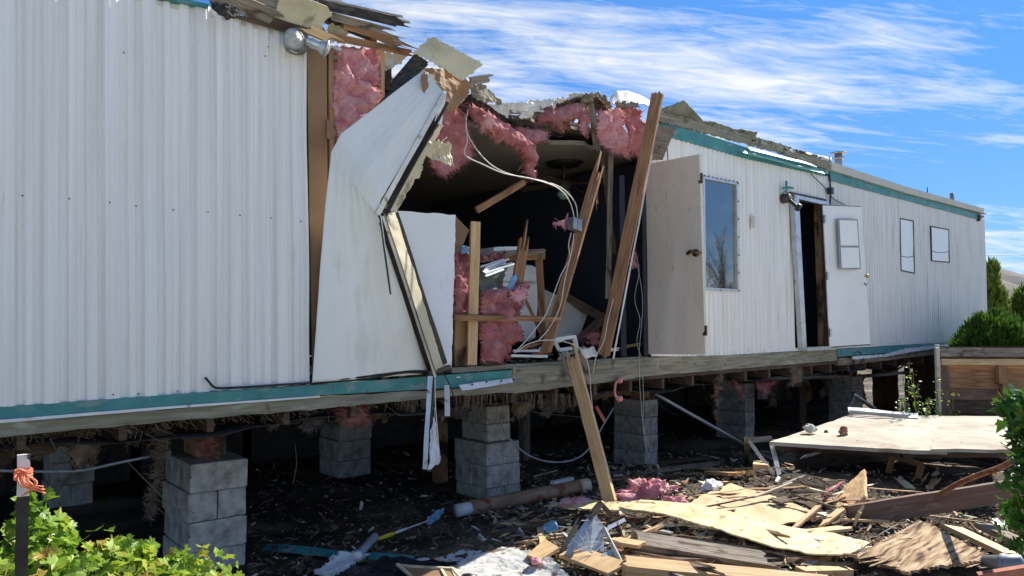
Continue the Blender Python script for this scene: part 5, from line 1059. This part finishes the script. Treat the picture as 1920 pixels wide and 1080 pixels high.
# plywood scraps, blocks and boards further back
for i, (a, b, w_, m_, lab) in enumerate((((1330,885),(1380,890),.11,'fresh_wood','short pale board lying in the light behind the tan sheet'), ((1375,888),(1405,886),.09,'fresh_wood','second short pale board touching the first one'),
      ((1225,885),(1300,872),.09,'grey_wood','grey board in the half shade left of the pale boards'), ((1270,878),(1345,868),.10,'grey_wood','grey splintered board lying behind the pale boards'),
      ((1235,868),(1330,858),.08,'dark_wood','dark board at the foot of the slim pier'), ((1160,905),(1270,890),.05,'dark_wood','dark lath behind the pink heap'))):
    gplank('scrap_board', (*a,.06), (*b,.08), w_, .03, m_, lab, s=(.04,.06))
mb = MB(); p = D(1428,880,.06); M = Matrix.Translation(p) @ Matrix.Rotation(.5,4,'Z'); mb.box((-.09,-.06,-.08), (.09,.07,.06), 0, M); tag(mb.build('wood_block', 'fresh_wood'), 'cut wood block with sunlit top beside the pale boards', 'block')
rock('concrete_lump', D(1335,912,.08), .085, 'cover', 'pale angular chunk at the back corner of the tan sheet', 'lump', 14, (1,.8,.6))
# green tank, root and red rail at the right edge
T = empty('grey_canister', AT(1885,1060,4.7), 'grey metal canister half buried at the bottom right corner', 'canister')
mb = MB(); a = AT(1850,1062,4.8); b = AT(1925,1062,4.6); mb.tube([a, b], .07, 20, smooth_path=False); mb.build('canister_body', 'grey_metal', T); mb = MB(); mb.tube([a.lerp(b,.45), a.lerp(b,.55)], .08, 20, smooth_path=False); mb.build('rim', 'pipe_grey', T)
plank('red_rail', AT(1835,1082,4.2), AT(1960,1062,4.1), .05, .04, 'rust', 'rusty red rail crossing the bottom right corner', 'rail', n=V((0,0,1)))
rnd = random.Random(4)
mb = MB(); base = [AT(1762,926,5.6), AT(1800,905,5.4), AT(1840,888,5.1), AT(1880,873,4.8), AT(1925,845,4.5)]
for k in range(9):
    o_ = V((rnd.gauss(0,.012), rnd.gauss(0,.012), rnd.gauss(0,.010))); mb.tube([p+o_*rnd.uniform(.4,1.6) for p in base[(k%2):]], rnd.uniform(.004,.011), 5)
hair(mb, mb.v, 160, .04, .002, rnd, 0, .3); tag(mb.build('frayed_root', 'brown_root'), 'frayed brown rope-like root hanging before the shade of the deck', 'root')
# uncountable rubble: chips, splinters, leaves and crumbs
mb = MB(); rnd = random.Random(12)
for i in range(17000):
    px = rnd.uniform(470, 1990); py = rnd.uniform(850, 1150) if rnd.random() < .93 else rnd.uniform(790, 860)
    if px < 900 and rnd.random() < .45: continue
    if i % 9 == 0: px, py = rnd.gauss(1230,90), rnd.gauss(915,22)
    if 1280 < px < 1550 and 906 < py < 982 and rnd.random() < .8: continue
    if 1180 < px < 1620 and abs(py-(950+(px-1180)*.17)) < 22 and rnd.random() < .9: continue
    if 1480 < px < 1880 and 845 < py < 925 and rnd.random() < .75: continue
    p = D(px, py, .004); sc_ = rnd.random()**3
    l_ = .004+.055*sc_; w_ = .002+.010*rnd.random()*(1+sc_); t_ = .001+.006*rnd.random()
    M = Matrix.Translation(p+V((0,0,rnd.random()*.02*(1+2*sc_)))) @ Matrix.Rotation(rnd.uniform(0,6.3),4,'Z') @ Matrix.Rotation(rnd.gauss(0,.35),4,'Y') @ Matrix.Rotation(rnd.gauss(0,.5),4,'X')
    mi = rnd.choices([0,1,2,3],[.34,.46,.10,.04] if px > 900 else [.06,.86,.05,.03])[0]  # litter left of the shadow edge is mostly dark: shade put into colour
    x = l_; y = w_; vs = [(-x,-y*.6,-t_),(x*.7,-y,-t_),(x*rnd.uniform(.8,1.3),y*.3,-t_),(-x*.6,y,-t_)]; vs += [(a,b,t_) for a,b,_ in vs]
    mb.add(vs, [(3,2,1,0),(4,5,6,7),(0,1,5,4),(1,2,6,5),(2,3,7,6),(3,0,4,7)], mi, False, M)
tag(mb.build('rubble', ['chips','dark_chips','white_bits','leaf_dark']), 'loose litter of wood chips, leaves and crumbs over the soil', 'rubble', None, 'stuff')

# ------------------------------------------------------------------ plants
def lobed_leaf(mb, c, nrm, up, s, rnd, mi=0):
    z = nrm.normalized(); y = (up-z*up.dot(z)); y = y.normalized() if y.length > 1e-4 else z.orthogonal().normalized(); x = y.cross(z)
    pts = [(0,-.05),(.28,-.30),(.52,-.22),(.46,.02),(.82,.18),(.58,.36),(.62,.62),(.34,.58),(.20,.80),(0,1.08)]
    pts = pts+[(-a, b) for a, b in pts[-2:0:-1]]
    cup = rnd.uniform(-.35,.35); bend_ = rnd.uniform(-.4,.1); vs = [c]
    for a, b in pts:
        a *= rnd.uniform(.88,1.1); b *= rnd.uniform(.92,1.06); vs.append(c+(x*a+y*b+z*(cup*a*a*1.2+bend_*b*b*.5+abs(a)*.22+rnd.gauss(0,.02)))*s)
    n = len(pts); cc = c+(y*.35+z*0)*s; vs[0] = cc
    mb.add(vs, [(0, 1+i, 1+(i+1)%n) for i in range(n)], mi, False)
def vine(name, m, label, blobs, n, size, seed, sun_face=.5):
    rnd = random.Random(seed); T = empty(name, blobs[0][0], label, 'plant'); T.location = V((blobs[0][0].x, blobs[0][0].y, 0)); WP[T] = Matrix.Translation(T.location)
    mb = MB(); st = MB()
    root = [V((b[0].x+rnd.gauss(0,.1), b[0].y+rnd.gauss(0,.08), 0)) for b in blobs]
    for i in range(n):
        k = rnd.choices(range(len(blobs)), [b[2] for b in blobs])[0]; c, r, _ = blobs[k]
        d = V([max(-.8, min(.8, rnd.gauss(0,.5))) for _ in range(3)]); p = c+V((d.x*r[0], d.y*r[1], d.z*r[2]))
        if p.z < .03: p.z = .03+rnd.random()*.1
        nn = V((rnd.gauss(.0,.6), rnd.gauss(-.35,.6), rnd.gauss(.7,.45)))
        lobed_leaf(mb, p, nn, V((rnd.gauss(0,1), rnd.gauss(-.3,1), rnd.gauss(-.3,.8))), size*rnd.uniform(.45,1.15), rnd, 0)
        if rnd.random() < (.14 if m == 'leaf' else .0): st.tube([root[k]+V((rnd.gauss(0,.05),0,0)), root[k].lerp(p,.6)+V((rnd.gauss(0,.05),rnd.gauss(0,.05),.05)), p], .0035, 4)
    mb.build('leaves', m, T)
    if st.f: st.build('stems', 'stem', T)
    return T
vine('grape_vine', 'leaf', 'bright green lobed leaves of a vine in the sun at the bottom left corner', [
    (AT(20,1090,3.05), (.25,.2,.15), 3), (AT(75,1022,3.2), (.12,.16,.12), 2.4), (AT(185,1088,3.3), (.28,.2,.12), 3.5), (AT(225,1040,3.35), (.14,.12,.06), 1.2), (AT(300,1082,3.4), (.17,.15,.08), 2.6), (AT(358,1075,3.45), (.09,.12,.08), 1.2), (AT(60,1120,2.8), (.4,.25,.2), 2), (AT(280,1130,3.1), (.4,.25,.2), 2.5), (AT(60,945,3.2),(.06,.06,.06),.35)], 2100, .050, 21)
T = vine('climbing_vine', 'leaf_dark', 'dark green vine leaves hanging in at the right edge before the deck', [
    (AT(1915,770,4.0), (.10,.12,.12), 1.6), (AT(1925,830,4.0), (.12,.12,.2), 2), (AT(1918,960,4.0), (.10,.12,.18), 1.8), (AT(1935,900,4.0), (.10,.12,.3), 2), (AT(1940,1000,3.9), (.10,.12,.15), 1)], 360, .07, 22)
# sapling in the gap below the far end of the trim
def leafy(name, m, label, cat, fn, n, size, seed, trunk=None, group=None, elong=1.6):
    rnd = random.Random(seed); p0 = fn(rnd); T = empty(name, trunk[0] if trunk else p0, label, cat, group); mb = MB()
    for i in range(n):
        p, out_ = fn(rnd, True); s_ = size*rnd.uniform(.5,1.3); z = (out_+V((rnd.gauss(0,.5), rnd.gauss(0,.5), rnd.gauss(0,.5)))).normalized(); y = z.orthogonal().normalized(); y = (Matrix.Rotation(rnd.uniform(0,6.3),3,z) @ y); x = y.cross(z)
        a = [p-x*s_*.4, p+y*s_*elong*.5+x*s_*.1, p+x*s_*.4, p-y*s_*elong*.5]; mb.add([a[0], a[3], a[2], a[1]], [(0,1,2,3)])
    mb.build('leaves' if not trunk else 'crown', m, T)
    if trunk:
        t_ = MB(); t_.tube(trunk, .04, 8, taper=.4); t_.build('trunk', 'bark', T)
    return T
def ell(c, r, lump=.25, fr=1.6, shell=.25, seed=0, cone=0):
    def f(rnd, full=False):
        if not full: return c
        while True:
            d = V((rnd.gauss(0,1), rnd.gauss(0,1), rnd.gauss(0,1))).normalized(); k = 1+lump*noise.fractal(d*fr+V((seed,0,0)), 1, 2, 4); k *= 1-shell*rnd.random()**1.5
            t = d.z; sx = (1-cone*max(0,(t+1)/2)) if cone else 1
            p = c+V((d.x*r[0]*k*sx, d.y*r[1]*k*sx, d.z*r[2]*k))
            if p.z > -.1: return p, d
    return f
def bush(name, m, label, cat, c, r, n, size, seed, **k):
    rnd = random.Random(seed); cone = k.pop('cone', 0); lump = k.pop('lump', .22)
    f = ell(c, r, lump, k.pop('fr', 2.2), .28, seed, cone); base = V((c.x, c.y, 0))
    T = empty(name, base, label, cat); mb = MB()
    for i in range(n):
        p, o_ = f(rnd, True)
        dr = (o_*1.0+V((0,0,.9))+V((rnd.gauss(0,.3), rnd.gauss(0,.3), rnd.gauss(0,.3)))).normalized(); side = dr.cross(V((rnd.gauss(0,1), rnd.gauss(0,1), rnd.gauss(0,1)))).normalized()
        s_ = size*rnd.uniform(.6,1.4)
        mb.add([p-side*s_*.25, p+side*s_*.25, p+side*s_*.15+dr*s_*.7, p+dr*s_*1.2, p-side*s_*.2+dr*s_*.6], [(0,1,2,3,4)])
    # inner dark mass of the crown
    inner = MB(); vs = []; nn = 14
    for i in range(nn+1):
        for j in range(nn*2):
            th = math.pi*i/nn; ph = math.pi*j/nn; d = V((math.sin(th)*math.cos(ph), math.sin(th)*math.sin(ph), math.cos(th))); kk = .74*(1+lump*noise.fractal(d*2.2+V((seed,0,0)), 1, 2, 4)); sx = 1-cone*max(0,(d.z+1)/2)
            vs.append(c+V((d.x*r[0]*kk*sx, d.y*r[1]*kk*sx, d.z*r[2]*kk)))
    mb.add(vs, [(i*nn*2+j, (i+1)*nn*2+j, (i+1)*nn*2+(j+1)%(nn*2), i*nn*2+(j+1)%(nn*2)) for i in range(nn) for j in range(nn*2)], 0, True)
    mb.build('crown', m, T); t_ = MB(); t_.tube([base-V((0,0,.1)), base.lerp(c,.5), c], .06, 8, taper=.4); t_.build('trunk', 'bark', T); return T
cb = AT(1865,640,10.9)
bush('round_shrub', 'shrub_leaf', 'dense round dark green shrub at the far end of the home', 'shrub', V((cb.x, cb.y, .86)), (.62,.55,.88), 16000, .075, 3, lump=.16)
cb = AT(1925,650,11.6)
bush('round_shrub', 'shrub_leaf', 'lower dark green shrub at the right edge beside the round one', 'shrub', V((cb.x, cb.y, .70)), (.50,.5,.72), 8000, .075, 4, lump=.2)
cc = AT(1862,600,16.5)
bush('cypress', 'cypress_leaf', 'narrow green conifer rising behind the round shrub', 'tree', V((cc.x, cc.y, 1.30)), (.46,.45,1.45), 9000, .11, 5, cone=.55, lump=.3)
ct = AT(1922,572,40)
bush('distant_tree', 'cypress_leaf', 'small distant green tree at the right edge on the hill', 'tree', V((ct.x, ct.y, 1.9)), (.6,.6,1.3), 1500, .3, 6, lump=.4)
for i, (px, py, d_, lab) in enumerate(((1700,700,11.5,'thin leafy weed in the gap below the far trim'), (1733,700,11.0,'taller leafy weed beside the pale corner post'))):
    c = AT(px, 705+i*10, d_-2.2); rnd = random.Random(60+i); T = empty('weed', V((c.x, c.y, 0)), lab, 'weed'); mb = MB(); st = MB()
    for k in range(9):
        a = V((c.x+rnd.gauss(0,.10), c.y+rnd.gauss(0,.08), .0)); h_ = rnd.uniform(.6,1.05+.2*i); b = a+V((rnd.gauss(0,.08), rnd.gauss(0,.08), h_)); st.tube([a, a.lerp(b,.5)+V((rnd.gauss(0,.02),0,0)), b], .004, 4)
        for q in range(34):
            t = rnd.uniform(.25,1); p = a.lerp(b,t)+V((rnd.gauss(0,.03), rnd.gauss(0,.03), 0)); lobed_leaf(mb, p, V((rnd.gauss(0,.5),-.5+rnd.gauss(0,.5),.8)), V((rnd.gauss(0,1),rnd.gauss(0,1),rnd.gauss(0,.6))), .03*rnd.uniform(.5,1.1), rnd)
    mb.build('leaves', 'leaf' if i else 'leaf_dark', T); st.build('stems', 'stem', T)
# steel fence post with orange rag among the vine leaves
T = empty('fence_post', V((AT(40,1080,2.45).x, AT(40,1080,2.45).y, 0)), 'black and white steel fence post with an orange rag tied on, bottom left', 'fence post')
pa = AT(45,852,2.45); pm = AT(43,930,2.45); pb = AT(38,1150,2.45)
plank('painted_top', pm, pa, .036, .012, 'post_white', parent=T, nw=2, warp=0); plank('post_shaft', pb, pm, .036, .012, 'post_steel', parent=T, nw=2, warp=0)
plank('post_flange', pb+V((.0,.012,0)), pa+V((0,.012,0)), .008, .024, 'post_steel', parent=T, nw=2, warp=0)
rnd = random.Random(2); mb = MB(); c = AT(44,888,2.43)
for k in range(4): mb.tube([c+V((.024*math.cos(t), .016*math.sin(t), (k-1.5)*.008+rnd.gauss(0,.003))) for t in [j*.7 for j in range(10)]], .004, 4)
for k in range(9): mb.tube([c+V((rnd.gauss(0,.01),-.015,0)), c+V((rnd.uniform(-.02,.04),-.03,-.03)), c+V((rnd.uniform(-.03,.06),-.03,-.05*rnd.random()-.02))], .003, 4)
mb.build('tied_rag', 'orange_tape', T)
# bare shrubs standing behind the photographer, seen only mirrored in the big window
rnd = random.Random(77)
T = empty('bare_shrub', V((12.8,-4.3,0)), 'leafless branches mirrored in the big window pane', 'shrub'); mb = MB()
def br(p, d, l_, r_, lv):
    q = p+d*l_; mb.tube([p, p.lerp(q,.5)+V((rnd.gauss(0,.04),0,0))*l_, q], r_, 5, taper=.6)
    if lv:
        for _ in range(3): br(q if rnd.random() < .6 else p.lerp(q,.7), (d+V((rnd.gauss(0,.35), rnd.gauss(0,.2), rnd.gauss(.12,.2)))).normalized(), l_*rnd.uniform(.55,.85), r_*.6, lv-1)
for k in range(9): br(V((11.8+k*.25,-4.3+rnd.gauss(0,.2),.3)), V((rnd.gauss(0,.2), rnd.gauss(0,.15), 1)).normalized(), rnd.uniform(.8,1.25), .035, 4)
mb.build('branches', 'bark', T)
# far right: car behind the shrubs and an overhead wire
T = empty('parked_car', AT(1925,615,45), 'white parked car far off at the right edge', 'car'); c = AT(1930,612,45)
mb = MB(); prof = [(-2.1,0),(-2.1,.55),(-1.3,.75),(-.8,1.2),(.8,1.25),(1.4,.8),(2.1,.65),(2.1,0)]
o_ = V((c.x, c.y, .25)); mb.add([o_+V((x, -.8, z)) for x, z in prof]+[o_+V((x, .8, z)) for x, z in prof], [tuple(range(8)), tuple(range(15,7,-1))]+[(i, 8+i, 8+(i+1)%8, (i+1)%8) for i in range(8)]); mb.build('body', 'car_white', T)
for x in (-1.3, 1.3):
    for y in (-.82, .62): mb = MB(); mb.tube([o_+V((x,y,.1)), o_+V((x,y+.2,.1))], .33, 16, smooth_path=False); mb.build('wheel', 'black_frame', T)
mb = MB(); mb.add([o_+V((x,-.81,z)) for x, z in ((-1.15,.75),(-.72,1.1),(.7,1.15),(1.15,.8))], [(0,1,2,3)]); mb.build('window', 'glass_dark', T)
mb = MB(); mb.tube([AT(1700,478,60), AT(1880,478,60), AT(2150,468,60), AT(2300,440,60)], .03, 5); tag(mb.build('power_line', 'black_wire'), 'overhead power line beyond the far end of the home', 'power line')

# flakes of veneer peeling off the rotten pile, one by one
rnd = random.Random(41)
for i in range(60):
    px = rnd.uniform(1610, 1850); py = rnd.uniform(990, 1065)
    if (py-985) < (1700-px)*.5 or (py-985) < (px-1720)*.45: continue
    p = D(px, py, .12+.01*rnd.random()); an = -.35+rnd.gauss(0,.25); l_ = rnd.uniform(.04,.22)
    plank('veneer_flake', p, p+V((math.cos(an)*l_, math.sin(an)*l_, rnd.uniform(-.01,.025))), rnd.uniform(.015,.05), .004, rnd.choice(['rotten_ply','rotten_ply','tan_ply','dark_wood','grey_wood']), ('small ' if l_ < .09 else 'medium ' if l_ < .15 else 'long ')+('curled' if i % 2 else 'flat')+' veneer flake on the '+('left' if px < 1700 else 'middle' if px < 1780 else 'right')+(' upper' if py < 1025 else ' lower')+' part of the rotten pile', 'wood flake', s=(.04,.06), n=V((rnd.gauss(0,.25), rnd.gauss(0,.25),1)), nw=4, group='veneer flakes on the rotten plywood pile', nick=.006, warp=.008)
WN = {'fresh_wood':'pale raw splinter','grey_wood':'weathered grey lath scrap','dark_wood':'blackish brown splinter','tan_ply':'tan plywood chip','rotten_ply':'rotten flaky wood piece','wood':'reddish brown stick','cream_sheet':'cream coloured strip'}
def near(px, py):
    marks = [(1110,1010,'by the broken window'),(1215,930,'beside the pink insulation heap'),(1400,1000,'along the curved plywood sheet'),(1420,940,'round the broad tan sheet'),(1590,930,'by the standing board'),(1720,945,'along the long dark beam'),(1730,1030,'on the rotten plywood pile'),(1360,885,'near the cut wood block'),(1300,1060,'between the front timbers'),(1500,1060,'by the short tan board at the bottom'),(1000,1050,'near the crumbling white board'),(1840,1010,'by the pale boards at the right edge'),(980,980,'in front of the brown pipe'),(1600,990,'at the tip of the curved plywood')]
    return min(marks, key=lambda q: (q[0]-px)**2+(2*(q[1]-py))**2)[2]
# mid-sized scraps
for i in range(300):
    px = rnd.uniform(1130, 1900); py = rnd.uniform(868, 1085)
    if rnd.random() < .35: px, py = rnd.uniform(930,1250), rnd.uniform(960,1075)
    if 1440 < px < 1880 and py < 905: continue
    p = D(px, py, rnd.uniform(.02,.06)); an = rnd.gauss(-.5,.7); l_ = rnd.choice([.06,.10,.16,.25,.38,.5])*rnd.uniform(.7,1.2)
    mm = rnd.choice(list(WN)+['grey_wood']); sz = 'tiny' if l_ < .1 else 'short' if l_ < .2 else 'long'
    plank('wood_scrap', p, p+V((math.cos(an)*l_, math.sin(an)*l_, rnd.gauss(0,.03))), rnd.uniform(.012,.06), rnd.choice([.004,.008,.018]), mm, f'{sz} {WN[mm]} lying {near(px, py)}', 'wood scrap', s=(.04,.07), n=V((rnd.gauss(0,.3), rnd.gauss(0,.3),1)), nw=4, group='small wood scraps in the rubble', nick=.008, warp=.006)

# straw-fine slivers and fibres mixed through the rubble
mb = MB(); rnd = random.Random(90)
for i in range(5200):
    px = rnd.uniform(900, 1930); py = rnd.uniform(868, 1100)
    if 1450 < px < 1880 and py < 920: continue
    p = D(px, py, .01+rnd.random()*.035); an = rnd.gauss(-.6,.8); l_ = rnd.uniform(.015,.09); d = V((math.cos(an), math.sin(an), rnd.gauss(0,.25)))*l_; s_ = d.cross(V((0,0,1))).normalized()*rnd.uniform(.001,.003)
    k = V((rnd.gauss(0,1), rnd.gauss(0,1), .3))*l_*.15
    mb.add([p-s_, p+s_, p+d*.5+k+s_, p+d*.5+k-s_, p+d], [(0,1,2,3),(3,2,4)], rnd.choice([0,0,1,2]))
tag(mb.build('fine_splinters', ['chips','rotten_ply','dark_chips']), 'fine splinters and fibres strewn through the sunlit rubble', 'splinters', None, 'stuff')

# household clutter in the breach
rnd = random.Random(15)
T = empty('window_blind', W(930,510,.1), 'crushed white slatted blind lying behind the crumpled batt', 'blind')
for i in range(7): plank('slat', W(897+rnd.uniform(-2,14),518-i*3,.05+.02*i), W(950+rnd.uniform(-6,14),502-i*3+rnd.uniform(-3,5),.08+.02*i), .018, .003, 'white_paint', parent=T, roll=rnd.uniform(-50,50), warp=.004)
tag(quad('grey_cloth', [(897,505,.15),(945,498,.15),(940,560,.12),(898,560,.12)], 'roof_felt', parent=None, thick=-.02, disp=.05, fr=7, n=16, rag=.02, seed=71), 'dark grey cloth crumpled below the white blind', 'cloth')
tag(quad('blue_scrap', [(955,520,-.02),(968,514,-.02),(962,548,-.02),(948,552,-.02)], 'blue_cloth', parent=None, thick=.01, disp=.02, fr=9, n=10, rag=.008, seed=72), 'small light blue scrap beside the bright pink tuft', 'scrap')
tag(quad('blue_scrap', [(862,462,.1),(882,462,.1),(880,476,.1),(864,476,.1)], 'blue_cloth', parent=None, thick=.03, disp=.02, fr=9, n=8, rag=.008, seed=73), 'small blue scrap left of the top of the wooden frame', 'scrap')
for i, (a, b, lab) in enumerate((((962,658,.05),(1030,657,.05),'upper white rail lying on the exposed floor'), ((958,667,.0),(1026,668,.0),'lower white rail lying on the exposed floor'), ((905,660,.1),(940,652,.1),'short pale rail left of the two white rails'))):
    plank('floor_rail', W(*a), W(*b), .022, .015, 'cover', lab, 'rail')
tag(quad('cardboard_box', [(905,540,.35),(935,538,.35),(935,575,.35),(905,577,.35)], 'tan_ply', parent=None, thick=-.2, n=6), 'brown cardboard box behind the crumpled batt', 'box')
tag(quad('paper_sheet', [(1088,655,.0),(1115,650,.05),(1122,668,.02),(1095,672,-.02)], 'pane_white', parent=None, thick=.004, disp=.03, fr=9, n=8, rag=.01, seed=76), 'crumpled white paper at the foot of the tallest stud', 'paper')
for i in range(14):
    x, y = rnd.uniform(905, 1200), rnd.uniform(650, 674); a = W(x, y, rnd.uniform(.0,.5)); L_ = rnd.uniform(.1,.4); an = rnd.uniform(-.6,.6)
    plank('floor_scrap', a, a+V((math.cos(an)*L_, .1*math.sin(an), rnd.uniform(-.02,.12))), rnd.uniform(.02,.05), .012, rnd.choice(['wood','grey_wood','dark_wood','white_paint','hardboard']), ['thin','thick','bent','dull','chipped','tilted','slim','broad','stubby','jagged','leaning','split','dusty','snapped'][i]+' splintered scrap on the exposed floor '+('left' if x < 1000 else 'middle' if x < 1100 else 'right')+' of the breach', 'wood scrap', s=(.03,.05), roll=rnd.uniform(-60,60))

# ragged dark underlay drooping behind the rim board
rnd = random.Random(61)
px = -15
while px < 1120:
    wpx = rnd.uniform(50, 110); yy = rnd.uniform(.22,.5)
    if not (300 < px+wpx/2 < 470 or 840 < px+wpx/2 < 960):
        a = W(px, 760, yy); b = W(px+wpx, 760, yy+.05); l_ = rnd.uniform(.08,.30)
        A = [V((a.x,a.y,1.10)), V((a.x,a.y-.03,1.10-l_*.5)), V((a.x+.03,a.y,1.08-l_))]; B = [V((b.x,b.y,1.10)), V((b.x,b.y+.03,1.10-l_*.4)), V((b.x-.04,b.y,1.08-l_*rnd.uniform(.3,1)))]
        loft(A, B, 14, 18, thick=.006, disp=.05, fr=6, rag=.04, seed=int(px)+40, smooth=True).build('torn_underlay', rnd.choice(['tar','dark_wood','dark_chips']), home)
    px += wpx*.8
